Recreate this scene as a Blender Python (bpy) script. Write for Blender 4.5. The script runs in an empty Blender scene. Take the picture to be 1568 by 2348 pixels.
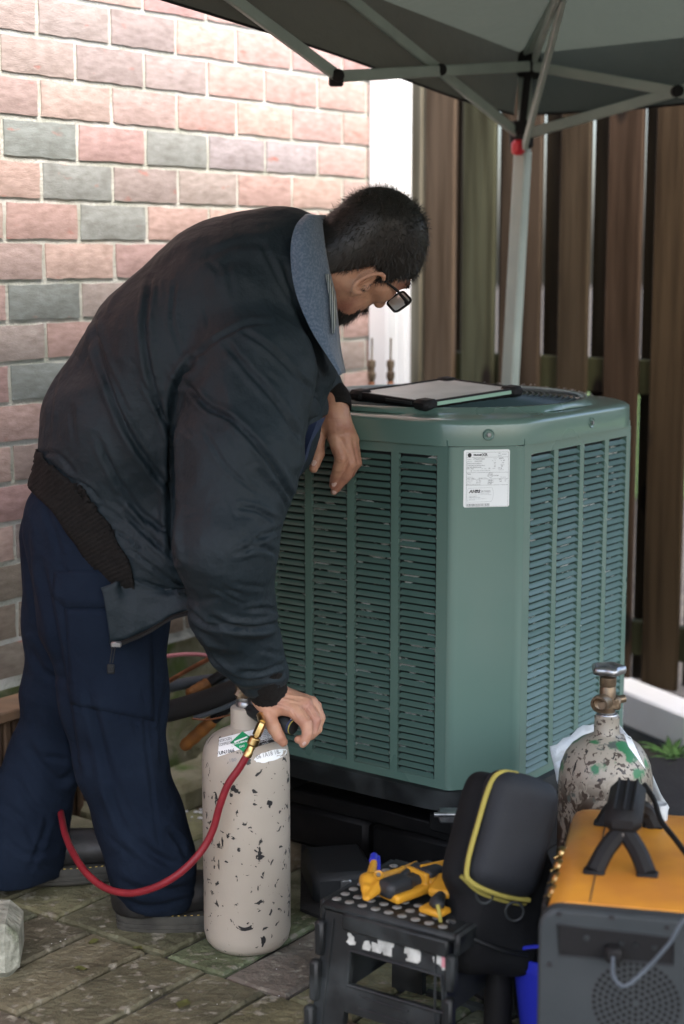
import bpy, bmesh, math, random
import numpy as np
from mathutils import Vector, Matrix
R = math.radians
random.seed(7); rng = np.random.default_rng(7)
scene = bpy.context.scene

# ---------------------------------------------------------------- camera, world, sun, exposure
FPX = 3750.0; PITCH = R(9.0); CAMH = 1.2
cam_d = bpy.data.cameras.new('camera'); cam = bpy.data.objects.new('camera', cam_d)
scene.collection.objects.link(cam); scene.camera = cam
cam.location = (0, 0, CAMH); cam.rotation_euler = (R(90) - PITCH, 0, 0)
cam_d.sensor_width = 36; cam_d.lens = 36 * FPX / 2348; cam_d.clip_end = 500; cam_d.clip_start = 0.05
cam_d.dof.use_dof = True; cam_d.dof.focus_distance = 2.85; cam_d.dof.aperture_fstop = 2.8

SUN_EL, SUN_AZ = R(58), R(150)          # azimuth clockwise from +Y
world = bpy.data.worlds.new('World'); scene.world = world; world.use_nodes = True
nt = world.node_tree; nt.nodes.clear()
wo = nt.nodes.new('ShaderNodeOutputWorld'); bg = nt.nodes.new('ShaderNodeBackground')
sky = nt.nodes.new('ShaderNodeTexSky'); sky.sky_type = 'NISHITA'; sky.sun_disc = False
sky.sun_elevation = SUN_EL; sky.sun_rotation = SUN_AZ; sky.dust_density = 6.0; sky.air_density = 1.0; sky.ozone_density = 1.0
hs = nt.nodes.new('ShaderNodeHueSaturation'); hs.inputs['Saturation'].default_value = 1.05
nt.links.new(sky.outputs[0], hs.inputs['Color']); nt.links.new(hs.outputs[0], bg.inputs[0])
bg.inputs[1].default_value = 0.15; nt.links.new(bg.outputs[0], wo.inputs[0])
sun_d = bpy.data.lights.new('sun', 'SUN'); sun = bpy.data.objects.new('sun', sun_d); scene.collection.objects.link(sun)
sun_d.energy = 0.55; sun_d.angle = R(25); sun_d.color = (1.0, 0.995, 0.98)
sd = Vector((math.sin(SUN_AZ) * math.cos(SUN_EL), math.cos(SUN_AZ) * math.cos(SUN_EL), math.sin(SUN_EL)))
sun.rotation_euler = sd.to_track_quat('Z', 'Y').to_euler(); sun.location = sd * 20
vs = scene.view_settings; vs.view_transform = 'Standard'; vs.look = 'None'; vs.gamma = 1.0; vs.use_curve_mapping = False
vs.exposure = 2.35
scene.cycles.use_denoising = True
scene.cycles.max_bounces = 6; scene.cycles.diffuse_bounces = 4; scene.cycles.glossy_bounces = 3
scene.cycles.transmission_bounces = 4; scene.cycles.transparent_max_bounces = 8

# ---------------------------------------------------------------- surveying helpers (photo pixel + distance -> place)
cp, sp = math.cos(PITCH), math.sin(PITCH)
def ray(x, y):
    rx = (x - 784) / FPX; ry = (1174 - y) / FPX
    return np.array([rx, cp + ry * sp, -sp + ry * cp])
def P(x, y, D):
    d = ray(x, y); return np.array([0, 0, CAMH]) + d * (D / d[1])
def G(x, y, z=0.0):
    d = ray(x, y); return np.array([0, 0, CAMH]) + d * ((z - CAMH) / d[2])
def project(v):
    v = np.asarray(v, float); X = v[:, 0]; Y = v[:, 1]; Z = v[:, 2] - CAMH
    zc = Y * cp - Z * sp; yc = Y * sp + Z * cp
    return 784 + FPX * X / zc, 1174 - FPX * yc / zc
WA = R(36.6)
U = np.array([math.sin(WA), math.cos(WA), 0.0]); N = np.array([-U[1], U[0], 0.0]); Z3 = np.array([0, 0, 1.0])
def nrm(v): v = np.asarray(v, float); return v / (np.linalg.norm(v) + 1e-12)

# ---------------------------------------------------------------- object helpers
COL = scene.collection
WT = {}
def thing(name, label, cat, loc=(0, 0, 0), group=None):
    o = bpy.data.objects.new(name, None); COL.objects.link(o); o.empty_display_size = 0.05
    o.location = loc; o['label'] = label; o['category'] = cat
    if group: o['group'] = group
    WT[o.name] = Vector(loc); return o
def attach(o, parent):
    if parent is not None:
        o.parent = parent; o.matrix_parent_inverse = Matrix.Translation(-WT.get(parent.name, Vector((0, 0, 0))))
def tag(o, label=None, cat=None, group=None, kind=None):
    if label: o['label'] = label
    if cat: o['category'] = cat
    if group: o['group'] = group
    if kind: o['kind'] = kind
    return o
def link(name, mesh, parent=None, loc=None, rot=None, color=None, kind=None, label=None, scale=None):
    o = bpy.data.objects.new(name, mesh); COL.objects.link(o)
    if loc is not None: o.location = loc
    if rot is not None: o.rotation_euler = rot
    if scale is not None: o.scale = scale
    if color is not None: o.color = (*color, 1)
    WT[o.name] = Vector(loc) if loc is not None else Vector((0, 0, 0))
    attach(o, parent)
    if kind: o['kind'] = kind
    if label: o['label'] = label
    return o

class MB:
    def __init__(s): s.v = []; s.f = []; s.m = []; s.mi = 0
    def add(s, vs_, fs):
        b = len(s.v); s.v.extend([tuple(map(float, q)) for q in vs_])
        for f in fs: s.f.append(tuple(i + b for i in f)); s.m.append(s.mi)
        return s
    def mesh(s, name, mats, smooth=False, sharp=None):
        me = bpy.data.meshes.new(name); me.from_pydata(s.v, [], s.f)
        mats = mats if isinstance(mats, (list, tuple)) else [mats]
        for m in mats: me.materials.append(m)
        me.polygons.foreach_set('material_index', s.m)
        if smooth:
            me.polygons.foreach_set('use_smooth', [True] * len(s.f))
            if sharp: me.set_sharp_from_angle(angle=R(sharp))
        me.validate(); me.update(); return me
    def build(s, name, mats, parent=None, smooth=True, sharp=40, **k):
        return link(name, s.mesh(name, mats, smooth, sharp), parent, **k)
    # shapes -------------------------------------------------
    def box(s, c, size, ax=None, bev=0.0):
        ax = ax if ax is not None else np.eye(3); c = np.asarray(c, float); hx, hy, hz = [q / 2 for q in size]
        b = min(bev, hx * .95, hy * .95, hz * .95)
        if b <= 0:
            pts = [(i * hx, j * hy, k * hz) for i in (-1, 1) for j in (-1, 1) for k in (-1, 1)]
            fs = [(0, 1, 3, 2), (4, 6, 7, 5), (0, 4, 5, 1), (2, 3, 7, 6), (0, 2, 6, 4), (1, 5, 7, 3)]
        else:
            pts = []; idx = {}
            for i in (-1, 1):
                for j in (-1, 1):
                    for k in (-1, 1):
                        for a in range(3):
                            q = [i * (hx - b), j * (hy - b), k * (hz - b)]; q[a] += (i, j, k)[a] * b
                            idx[(i, j, k, a)] = len(pts); pts.append(q)
            fs = []
            for a in range(3):
                o = [q for q in range(3) if q != a]
                for sg in (-1, 1):
                    f = []
                    for (p, q) in ((-1, -1), (1, -1), (1, 1), (-1, 1)):
                        t = [0, 0, 0]; t[a] = sg; t[o[0]] = p; t[o[1]] = q; f.append(idx[(*t, a)])
                    fs.append(f)
            for a in range(3):
                o = [q for q in range(3) if q != a]
                for p in (-1, 1):
                    for q in (-1, 1):
                        f = []
                        for (e, m) in ((-1, 0), (1, 0), (1, 1), (-1, 1)):
                            t = [0, 0, 0]; t[a] = e; t[o[0]] = p; t[o[1]] = q; f.append(idx[(*t, o[m])])
                        fs.append(f)
            for i in (-1, 1):
                for j in (-1, 1):
                    for k in (-1, 1): fs.append([idx[(i, j, k, a)] for a in range(3)])
        P_ = np.array(pts); ctr = P_.mean(0); out = []
        for f in fs:
            q = P_[list(f)]; nn = np.cross(q[1] - q[0], q[2] - q[0])
            out.append(tuple(f) if np.dot(nn, q.mean(0) - ctr) > 0 else tuple(reversed(f)))
        return s.add(c + P_ @ np.asarray(ax, float), out)
    def tube(s, pts, r, seg=8, caps=True, q=1.0):
        pts = np.asarray(pts, float); n = len(pts); r = np.full(n, r) if np.isscalar(r) else np.asarray(r, float)
        T = np.gradient(pts, axis=0); T /= np.linalg.norm(T, axis=1)[:, None] + 1e-12
        a = np.array([0, 0, 1.0]) if abs(T[0][2]) < .9 else np.array([1.0, 0, 0])
        A = nrm(np.cross(T[0], a)); vs_ = []
        for i in range(n):
            A = nrm(A - T[i] * np.dot(A, T[i])); B = np.cross(T[i], A)
            for k in range(seg):
                t = 2 * math.pi * k / seg; vs_.append(pts[i] + r[i] * (A * math.cos(t) + B * math.sin(t) * q))
        fs = [(i * seg + k, i * seg + (k + 1) % seg, (i + 1) * seg + (k + 1) % seg, (i + 1) * seg + k) for i in range(n - 1) for k in range(seg)]
        if caps: fs += [tuple(reversed(range(seg))), tuple((n - 1) * seg + k for k in range(seg))]
        return s.add(vs_, fs)
    def lathe(s, prof, c=(0, 0, 0), ax=(0, 0, 1), seg=32, wob=None):
        ax = nrm(ax); a = np.array([1.0, 0, 0]) if abs(ax[0]) < .8 else np.array([0, 1.0, 0])
        A = nrm(a - ax * np.dot(a, ax)); B = np.cross(ax, A); c = np.asarray(c, float); vs_ = []
        for (r, z) in prof:
            for k in range(seg):
                t = 2 * math.pi * k / seg; rr = r * (wob(t) if wob else 1); vs_.append(c + ax * z + rr * (A * math.cos(t) + B * math.sin(t)))
        n = len(prof)
        fs = [(i * seg + k, i * seg + (k + 1) % seg, (i + 1) * seg + (k + 1) % seg, (i + 1) * seg + k) for i in range(n - 1) for k in range(seg)]
        if prof[0][0] > 1e-5: fs.append(tuple(reversed(range(seg))))
        if prof[-1][0] > 1e-5: fs.append(tuple((n - 1) * seg + k for k in range(seg)))
        return s.add(vs_, fs)
    def prism(s, poly, d, o=(0, 0, 0), ex=(1, 0, 0), ey=(0, 0, 1), ez=None):
        o, ex, ey = map(lambda q: np.asarray(q, float), (o, ex, ey)); ez = np.cross(ex, ey) if ez is None else np.asarray(ez, float); n = len(poly)
        v = [o + ex * p[0] + ey * p[1] for p in poly] + [o + ex * p[0] + ey * p[1] + ez * d for p in poly]
        fs = [tuple(reversed(range(n))), tuple(range(n, 2 * n))] + [(k, (k + 1) % n, n + (k + 1) % n, n + k) for k in range(n)]
        return s.add(v, fs)
    def grid(s, rows, closed=False):
        nr = len(rows); nc = len(rows[0]); v = [p for r in rows for p in r]
        m = nc if closed else nc - 1
        return s.add(v, [(i * nc + j, i * nc + (j + 1) % nc, (i + 1) * nc + (j + 1) % nc, (i + 1) * nc + j) for i in range(nr - 1) for j in range(m)])

def spline(pts, n=8):
    p = np.asarray(pts, float); p = np.vstack([2 * p[0] - p[1], p, 2 * p[-1] - p[-2]]); out = []
    for i in range(1, len(p) - 2):
        for k in range(n):
            t = k / n; a, b, c, d = p[i - 1], p[i], p[i + 1], p[i + 2]
            out.append(.5 * (2 * b + (c - a) * t + (2 * a - 5 * b + 4 * c - d) * t * t + (3 * b - 3 * c + d - a) * t ** 3))
    out.append(p[-2]); return np.array(out)

# ---------------------------------------------------------------- materials
def mat(name, col, rough=.5, metal=0., col2=None, ns=8., nd=4., lo=.35, hi=.65, bump=0., bs=60., bdist=.002, coat=0., spec=.5, stretch=None,
        col3=None, n3=20., lo3=.6, hi3=.62, objcol=False, sheen=0., sss=0., rough2=None, coords='Object', trans=0.):
    m = bpy.data.materials.new(name); m.use_nodes = True; t = m.node_tree; nd_ = t.nodes; L = t.links
    b = nd_['Principled BSDF']
    tc = nd_.new('ShaderNodeTexCoord'); mp = nd_.new('ShaderNodeMapping')
    L.new(nd_.new('ShaderNodeNewGeometry').outputs['Position'] if objcol else tc.outputs[coords], mp.inputs[0])
    if stretch: mp.inputs['Scale'].default_value = stretch
    def noise(sc, det=4.):
        n = nd_.new('ShaderNodeTexNoise'); n.inputs['Scale'].default_value = sc; n.inputs['Detail'].default_value = det; L.new(mp.outputs[0], n.inputs['Vector']); return n
    def ramp(n, a, bb):
        r = nd_.new('ShaderNodeMapRange'); r.inputs[1].default_value = a; r.inputs[2].default_value = bb; L.new(n.outputs[0], r.inputs[0]); return r
    def rgb(c):
        q = nd_.new('ShaderNodeRGB'); q.outputs[0].default_value = (*c, 1); return q.outputs[0]
    cur = None
    if objcol: cur = nd_.new('ShaderNodeObjectInfo').outputs['Color']
    else: cur = rgb(col)
    if col2 is not None:
        n = noise(ns, nd); r = ramp(n, lo, hi); mx = nd_.new('ShaderNodeMix'); mx.data_type = 'RGBA'
        if objcol: mx.blend_type = 'MULTIPLY'
        L.new(r.outputs[0], mx.inputs[0]); L.new(cur, mx.inputs[6]); L.new(rgb(col2), mx.inputs[7]); cur = mx.outputs[2]
        if rough2 is not None:
            rr = nd_.new('ShaderNodeMapRange'); rr.inputs[3].default_value = rough; rr.inputs[4].default_value = rough2; L.new(r.outputs[0], rr.inputs[0]); L.new(rr.outputs[0], b.inputs['Roughness'])
    if col3 is not None:
        n = noise(n3, 6.); r = ramp(n, lo3, hi3); mx = nd_.new('ShaderNodeMix'); mx.data_type = 'RGBA'
        L.new(r.outputs[0], mx.inputs[0]); L.new(cur, mx.inputs[6]); L.new(rgb(col3), mx.inputs[7]); cur = mx.outputs[2]
    L.new(cur, b.inputs['Base Color'])
    if not (col2 is not None and rough2 is not None): b.inputs['Roughness'].default_value = rough
    b.inputs['Metallic'].default_value = metal; b.inputs['Specular IOR Level'].default_value = spec
    if coat: b.inputs['Coat Weight'].default_value = coat; b.inputs['Coat Roughness'].default_value = .12
    if sheen: b.inputs['Sheen Weight'].default_value = sheen; b.inputs['Sheen Roughness'].default_value = .4
    if sss: b.inputs['Subsurface Weight'].default_value = sss; b.inputs['Subsurface Radius'].default_value = (.012, .005, .003); b.inputs['Subsurface Scale'].default_value = 1.
    if bump:
        n = noise(bs, 5.); bp = nd_.new('ShaderNodeBump'); bp.inputs['Strength'].default_value = bump; bp.inputs['Distance'].default_value = bdist
        L.new(n.outputs[0], bp.inputs['Height']); L.new(bp.outputs[0], b.inputs['Normal'])
    if trans:
        tr = nd_.new('ShaderNodeBsdfTranslucent'); tr.inputs[0].default_value = (*[q * 1.2 for q in col], 1)
        ms = nd_.new('ShaderNodeMixShader'); ms.inputs[0].default_value = trans; L.new(b.outputs[0], ms.inputs[1]); L.new(tr.outputs[0], ms.inputs[2])
        L.new(ms.outputs[0], nd_['Material Output'].inputs[0])
    return m
M = {}
M['brick'] = mat('brick_clay', (0, 0, 0), .9, col2=(.66, .64, .62), ns=34, lo=.30, hi=.70, nd=10, bump=.45, bs=150, bdist=.003, objcol=True, stretch=(1, 1, 3.0), col3=(.36, .15, .12), n3=15, lo3=.66, hi3=.76)
M['mortar'] = mat('mortar', (.50, .51, .48), .95, col2=(.34, .36, .31), ns=14, bump=.8, bs=160, bdist=.004)
M['white'] = mat('white_paint', (.78, .80, .82), .35, col2=(.70, .72, .72), ns=4)
M['soil'] = mat('soil', (.035, .028, .022), .95, col2=(.07, .06, .045), ns=18, bump=1, bs=60, bdist=.02)
M['grass'] = mat('lawn', (.06, .13, .03), .9, col2=(.12, .2, .05), ns=9, bump=1, bs=80, bdist=.03)
M['paver'] = mat('paver_stone', (0, 0, 0), .60, col2=(.46, .45, .40), ns=11, lo=.34, hi=.64, nd=11, bump=1.0, bs=60, bdist=.009, objcol=True, col3=(.24, .225, .175), n3=48, lo3=.57, hi3=.68, rough2=.9)
M['joint'] = mat('joint_sand', (.035, .032, .026), .95, bump=.8, bs=150, bdist=.004)
M['wood'] = mat('weathered_wood', (0, 0, 0), .8, col2=(.45, .42, .36), ns=14, lo=.4, hi=.66, bump=.6, bs=40, bdist=.004, objcol=True, spec=.15, stretch=(2.2, 2.2, .12), col3=(.02, .012, .008), n3=26, lo3=.70, hi3=.78)
M['woodx'] = mat('planter_wood', (.22, .13, .07), .8, col2=(.10, .07, .045), ns=20, bump=.5, bs=60, stretch=(.2, 1, 1))
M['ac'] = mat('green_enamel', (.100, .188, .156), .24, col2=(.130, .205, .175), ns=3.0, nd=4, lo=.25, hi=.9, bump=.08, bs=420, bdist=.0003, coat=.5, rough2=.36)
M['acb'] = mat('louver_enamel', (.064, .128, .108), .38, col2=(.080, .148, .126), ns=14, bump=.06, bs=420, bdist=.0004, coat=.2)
M['coil'] = mat('coil_fins', (.022, .026, .028), .35, metal=.1, col2=(1., 1., .96), ns=5, nd=6, lo=.585, hi=.62, bump=.9, bs=500, bdist=.003, stretch=(4, 4, 11))  # white streaks paint the glints of light seen between the louvers
M['blackmetal'] = mat('black_metal', (.004, .004, .0045), .6, col2=(.008, .008, .008), ns=30, bump=.2, bs=200, spec=.25)
M['blackplastic'] = mat('black_plastic', (.009, .011, .012), .5, col2=(.040, .048, .049), ns=13, lo=.47, hi=.76, nd=10, bump=.3, bs=300, bdist=.0008, rough2=.8, spec=.4)
M['rubber'] = mat('rubber', (.007, .007, .0075), .7, bump=.3, bs=200, spec=.35)
M['steel'] = mat('bare_steel', (.45, .47, .48), .35, metal=.9, col2=(.25, .26, .27), ns=40)
M['brass'] = mat('brass', (.62, .44, .18), .28, metal=1., col2=(.40, .28, .12), ns=40, bump=.1, bs=300)
M['oldbrass'] = mat('tarnished_brass', (.16, .12, .085), .45, metal=.85, col2=(.28, .22, .15), ns=40, bump=.3, bs=200)
M['copper'] = mat('copper', (.65, .30, .17), .4, metal=.9, col2=(.4, .2, .12), ns=30)
M['tent'] = mat('tent_cloth', (.062, .076, .064), .85, col2=(.085, .10, .085), ns=3, bump=.5, bs=25, bdist=.012, trans=.30)
M['tentbar'] = mat('tent_steel', (.36, .43, .39), .45, col2=(.30, .36, .33), ns=12)
M['red'] = mat('red_plastic', (.55, .02, .035), .4)
M['jacket'] = mat('jacket_nylon', (.0070, .0142, .0190), .64, col2=(.0100, .0188, .0245), ns=7, bump=.8, bs=26, bdist=.008, spec=.32, col3=(.026, .033, .038), n3=9, lo3=.72, hi3=.82)
M['knit'] = mat('knit_band', (.0075, .007, .0065), .95, col2=(.014, .013, .012), ns=160, bump=.6, bs=300, spec=.2)
M['lining'] = mat('jacket_lining', (.018, .030, .075), .6, bump=.3, bs=30, bdist=.005)
M['denim'] = mat('navy_trousers', (.0046, .0092, .0195), .92, col2=(.0075, .0135, .026), ns=9, bump=.7, bs=26, bdist=.008, spec=.15, col3=(.024, .029, .038), n3=26, lo3=.74, hi3=.82)
M['collar'] = mat('collar_flannel', (.075, .115, .17), .95, col2=(.14, .18, .24), ns=260, nd=2, lo=.4, hi=.65, bump=.5, bs=400, sheen=.4)
M['shirt'] = mat('striped_shirt', (.35, .38, .36), .85, col2=(.05, .06, .06), ns=2)
M['skin'] = mat('skin', (.50, .275, .175), .46, col2=(.34, .145, .10), ns=22, nd=6, lo=.42, hi=.70, bump=.5, bs=170, bdist=.0016, sss=.12)
M['nail'] = mat('nail', (.60, .42, .36), .3)
M['hair'] = mat('black_hair', (.010, .009, .008), .42, col2=(.022, .018, .015), ns=60)
M['lens'] = mat('spectacle_lens', (.75, .8, .78), .06, spec=.9, coat=1.)  # whitish base paints a bright reflection into the glass
M['lens'].node_tree.nodes['Principled BSDF'].inputs['Transmission Weight'].default_value = .12
M['lens'].node_tree.nodes['Principled BSDF'].inputs['Metallic'].default_value = .0
M['hose'] = mat('red_hose', (.17, .008, .016), .45, bump=.15, bs=200, col2=(.22, .015, .022), ns=30)
M['yellow'] = mat('yellow_plastic', (.62, .31, .02), .5, col2=(.5, .24, .02), ns=14, nd=7, bump=.15, bs=200, col3=(.2, .1, .02), n3=50, lo3=.68, hi3=.74)
M['orangecase'] = mat('orange_case', (.66, .29, .03), .45, col2=(.50, .20, .03), ns=10, nd=7, bump=.1, bs=200)
M['grip'] = mat('grey_grip', (.018, .021, .024), .55, bump=.2, bs=300)
M['blue'] = mat('blue_plastic', (.02, .03, .42), .4)
M['bag'] = mat('bag_canvas', (.006, .0065, .0075), .85, col2=(.009, .010, .011), ns=12, bump=.5, bs=500, spec=.25)
M['bagflap'] = mat('bag_flap', (.012, .0145, .0185), .65, bump=.4, bs=600, spec=.35)
M['piping'] = mat('yellow_piping', (.34, .29, .06), .8, bump=.3, bs=200)
M['paper'] = mat('label_paper', (.86, .89, .88), .4)
M['torn'] = mat('torn_label', (.55, .57, .53), .7, col2=(.35, .36, .33), ns=70, bump=.3, bs=100)
M['ink'] = mat('black_ink', (.02, .02, .022), .5)
M['grayink'] = mat('gray_ink', (.22, .23, .24), .5)
M['green'] = mat('green_label', (.01, .32, .12), .4)
M['pink'] = mat('pink_label', (.6, .25, .28), .6)
M['concrete'] = mat('concrete', (.19, .20, .16), .95, col2=(.34, .35, .29), ns=30, nd=8, bump=1., bs=70, bdist=.008, col3=(.09, .11, .06), n3=10, lo3=.55, hi3=.68)
M['screen'] = mat('tablet_screen', (.66, .69, .67), .45, col2=(.50, .53, .51), ns=9, spec=.4)
M['mint'] = mat('mint_edge', (.32, .52, .40), .4)
M['foam'] = mat('pipe_foam', (.018, .018, .019), .75, bump=.4, bs=90)
M['greyfoam'] = mat('grey_pipe', (.085, .105, .125), .6, bump=.2, bs=90)
M['orangewood'] = mat('wooden_handle', (.30, .12, .025), .6, col2=(.2, .08, .02), ns=50)
M['moss'] = mat('mossy_stone', (.17, .16, .085), .95, col2=(.30, .28, .19), ns=12, nd=7, bump=1, bs=50, bdist=.01, col3=(.12, .17, .05), n3=9, lo3=.5, hi3=.6)
M['plastic_wrap'] = mat('plastic_wrap', (.55, .6, .62), .25, col2=(.4, .45, .48), ns=8, bump=.8, bs=20, bdist=.01)
M['leaf'] = mat('weed_leaf', (.05, .13, .02), .6)
M['boot'] = mat('boot_leather', (.010, .009, .009), .5, col2=(.02, .02, .019), ns=24, bump=.4, bs=120, bdist=.002)
M['sole'] = mat('boot_sole', (.030, .029, .024), .8, col2=(.06, .058, .048), ns=30, bump=.3, bs=120)
M['stitch'] = mat('yellow_stitch', (.55, .40, .10), .7)
M['frontgrey'] = mat('machine_front', (.026, .033, .036), .6, col2=(.034, .041, .044), ns=12, bump=.2, bs=300)
M['grille'] = mat('grille_enamel', (.026, .050, .055), .35)
M['olive'] = mat('olive_leaf', (.075, .080, .018), .7)
M['dot'] = mat('grip_dot', (.27, .27, .25), .8, col2=(.20, .20, .185), ns=60)
M['ground_shade'] = mat('shade_sheet', (.007, .007, .0075), .9, col2=(.012, .012, .012), ns=30, bump=.6, bs=120)  # near-black standing for shade, on the sheet under the condenser

def cyl_paint(name, big):
    """beige cylinder paint, chipped to dark primer, green smears"""
    m = mat(name, (.34, .315, .26) if big else (.43, .385, .32), .40, col2=(.22, .20, .16) if big else (.37, .33, .27), ns=6, bump=.15, bs=200)
    t = m.node_tree; nd_ = t.nodes; L = t.links; b = nd_['Principled BSDF']
    tc = nd_.new('ShaderNodeTexCoord'); mp = nd_.new('ShaderNodeMapping'); L.new(tc.outputs['Object'], mp.inputs[0])
    cur = b.inputs['Base Color'].links[0].from_socket
    def layer(cur, sc, a, bb, col, det=5., mask=None, dist=0., loc=(0, 0, 0), st=(1, 1, 1)):
        m2 = nd_.new('ShaderNodeMapping'); m2.inputs['Location'].default_value = loc; m2.inputs['Scale'].default_value = st; L.new(tc.outputs['Object'], m2.inputs[0])
        n = nd_.new('ShaderNodeTexNoise'); n.inputs['Scale'].default_value = sc; n.inputs['Detail'].default_value = det; n.inputs['Distortion'].default_value = dist; L.new(m2.outputs[0], n.inputs['Vector'])
        r = nd_.new('ShaderNodeMapRange'); r.inputs[1].default_value = a; r.inputs[2].default_value = bb; L.new(n.outputs[0], r.inputs[0]); f = r.outputs[0]
        if mask is not None:
            q = nd_.new('ShaderNodeMath'); q.operation = 'MULTIPLY'; L.new(f, q.inputs[0]); L.new(mask, q.inputs[1]); f = q.outputs[0]
        x = nd_.new('ShaderNodeMix'); x.data_type = 'RGBA'; L.new(f, x.inputs[0]); L.new(cur, x.inputs[6]); x.inputs[7].default_value = (*col, 1); return x.outputs[2]
    def zmask(z0, z1):
        sx = nd_.new('ShaderNodeSeparateXYZ'); L.new(tc.outputs['Object'], sx.inputs[0]); r = nd_.new('ShaderNodeMapRange'); r.inputs[1].default_value = z0; r.inputs[2].default_value = z1; L.new(sx.outputs[2], r.inputs[0]); return r.outputs[0]
    dk = (.018, .019, .02)
    cur = layer(cur, 70, .642, .652, dk, dist=.5)
    cur = layer(cur, 30, .672, .682, dk, dist=.9, loc=(3, 1, 2), st=(1, 1, .8))
    cur = layer(cur, 90, .665, .68, dk, loc=(1, 7, 2), st=(1, 1, .28))
    if big:
        mk = zmask(.365, .315)
        cur = layer(cur, 60, .44, .50, (.05, .035, .025), mask=mk, dist=.6)
        cur = layer(cur, 100, .58, .62, (.06, .045, .035), dist=.5)
        cur = layer(cur, 24, .56, .62, (.03, .17, .07), loc=(2, 0, 5), mask=zmask(.33, .36))
        cur = layer(cur, 30, .60, .64, (.08, .10, .09), loc=(9, 0, 5))
    L.new(cur, b.inputs['Base Color']); return m
M['cylA'] = cyl_paint('cylinder_paint', False); M['cylB'] = cyl_paint('worn_cylinder_paint', True)

# knots in the timber
_t = M['wood'].node_tree; _b = _t.nodes['Principled BSDF']; _src = _b.inputs['Base Color'].links[0].from_socket
_g = _t.nodes.new('ShaderNodeNewGeometry'); _mp = _t.nodes.new('ShaderNodeMapping'); _mp.inputs['Scale'].default_value = (7, 7, 3.2); _t.links.new(_g.outputs['Position'], _mp.inputs[0])
_v = _t.nodes.new('ShaderNodeTexVoronoi'); _v.inputs['Scale'].default_value = 1.0; _t.links.new(_mp.outputs[0], _v.inputs['Vector'])
_r = _t.nodes.new('ShaderNodeMapRange'); _r.inputs[1].default_value = .10; _r.inputs[2].default_value = .17; _r.inputs[3].default_value = 1; _r.inputs[4].default_value = 0; _t.links.new(_v.outputs['Distance'], _r.inputs[0])
_x = _t.nodes.new('ShaderNodeMix'); _x.data_type = 'RGBA'; _t.links.new(_r.outputs[0], _x.inputs[0]); _t.links.new(_src, _x.inputs[6]); _x.inputs[7].default_value = (.010, .007, .005, 1); _t.links.new(_x.outputs[2], _b.inputs['Base Color'])
# stripes for the shirt collar
_m = M['shirt']; _t = _m.node_tree
_w = _t.nodes.new('ShaderNodeTexWave'); _w.inputs['Scale'].default_value = 90; _w.bands_direction = 'X'
_tc = _t.nodes.new('ShaderNodeTexCoord'); _t.links.new(_tc.outputs['Object'], _w.inputs['Vector'])
_cr = _t.nodes.new('ShaderNodeValToRGB'); _cr.color_ramp.elements[0].color = (.06, .08, .07, 1); _cr.color_ramp.elements[1].color = (.5, .52, .48, 1)
_t.links.new(_w.outputs[0], _cr.inputs[0]); _t.links.new(_cr.outputs[0], _t.nodes['Principled BSDF'].inputs['Base Color'])

# ---------------------------------------------------------------- text and flat print
def text_mb(mb, s, size, mapf, align='LEFT', xs=1.0, bold=0.0, shear=0.0, z=0.0):
    cu = bpy.data.curves.new('t', 'FONT'); cu.body = s; cu.size = size; cu.align_x = align; cu.resolution_u = 2; cu.offset = bold; cu.shear = shear
    o = bpy.data.objects.new('t', cu); me = bpy.data.meshes.new_from_object(o)
    v = [mapf(q.co.x * xs, q.co.y, z) for q in me.vertices]; mb.add(v, [tuple(p.vertices) for p in me.polygons])
    bpy.data.objects.remove(o); bpy.data.curves.remove(cu); bpy.data.meshes.remove(me)
def plane_map(o, ex, ey, ez):
    o, ex, ey, ez = [np.asarray(q, float) for q in (o, ex, ey, ez)]
    return lambda x, y, z=0.0: o + ex * x + ey * y + ez * z
def rect(mb, mapf, x0, y0, x1, y1, z=0.0, nx=1):
    for k in range(nx):
        a = x0 + (x1 - x0) * k / nx; b = x0 + (x1 - x0) * (k + 1) / nx
        mb.add([mapf(a, y0, z), mapf(b, y0, z), mapf(b, y1, z), mapf(a, y1, z)], [(0, 1, 2, 3)])
def line(mb, mapf, x0, y0, x1, y1, w, z=0.0, nx=1):
    if abs(x1 - x0) > abs(y1 - y0): rect(mb, mapf, x0, y0 - w / 2, x1, y0 + w / 2, z, nx)
    else: rect(mb, mapf, x0 - w / 2, y0, x0 + w / 2, y1, z)

# ---------------------------------------------------------------- implicit surfaces (numpy surface nets)
_LAT = np.random.default_rng(3).random((32, 32, 32)).astype(np.float32)
def vnoise(p):
    p = np.asarray(p, np.float32); i = np.floor(p).astype(int); f = p - i; f = f * f * (3 - 2 * f); out = 0
    for a in (0, 1):
        for b in (0, 1):
            for c in (0, 1):
                w = (f[..., 0] if a else 1 - f[..., 0]) * (f[..., 1] if b else 1 - f[..., 1]) * (f[..., 2] if c else 1 - f[..., 2])
                out = out + w * _LAT[(i[..., 0] + a) % 32, (i[..., 1] + b) % 32, (i[..., 2] + c) % 32]
    return out * 2 - 1
def smin(a, b, k):
    h = np.clip(.5 + .5 * (b - a) / k, 0, 1); return b * (1 - h) + a * h - k * h * (1 - h)
def sd_cone(p, a, b, r1, r2, lat=None, q=1.0):
    a = np.asarray(a, np.float32); b = np.asarray(b, np.float32); pa = p - a; ba = b - a
    if lat is not None:
        lat = np.asarray(lat, np.float32); k = (1 / q - 1)
        pa = pa + (pa @ lat)[..., None] * lat * k; ba = ba + (ba @ lat) * lat * k
    h = np.clip((pa @ ba) / (ba @ ba + 1e-12), 0, 1); return np.linalg.norm(pa - h[..., None] * ba, axis=-1) - (r1 + (r2 - r1) * h)
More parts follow.
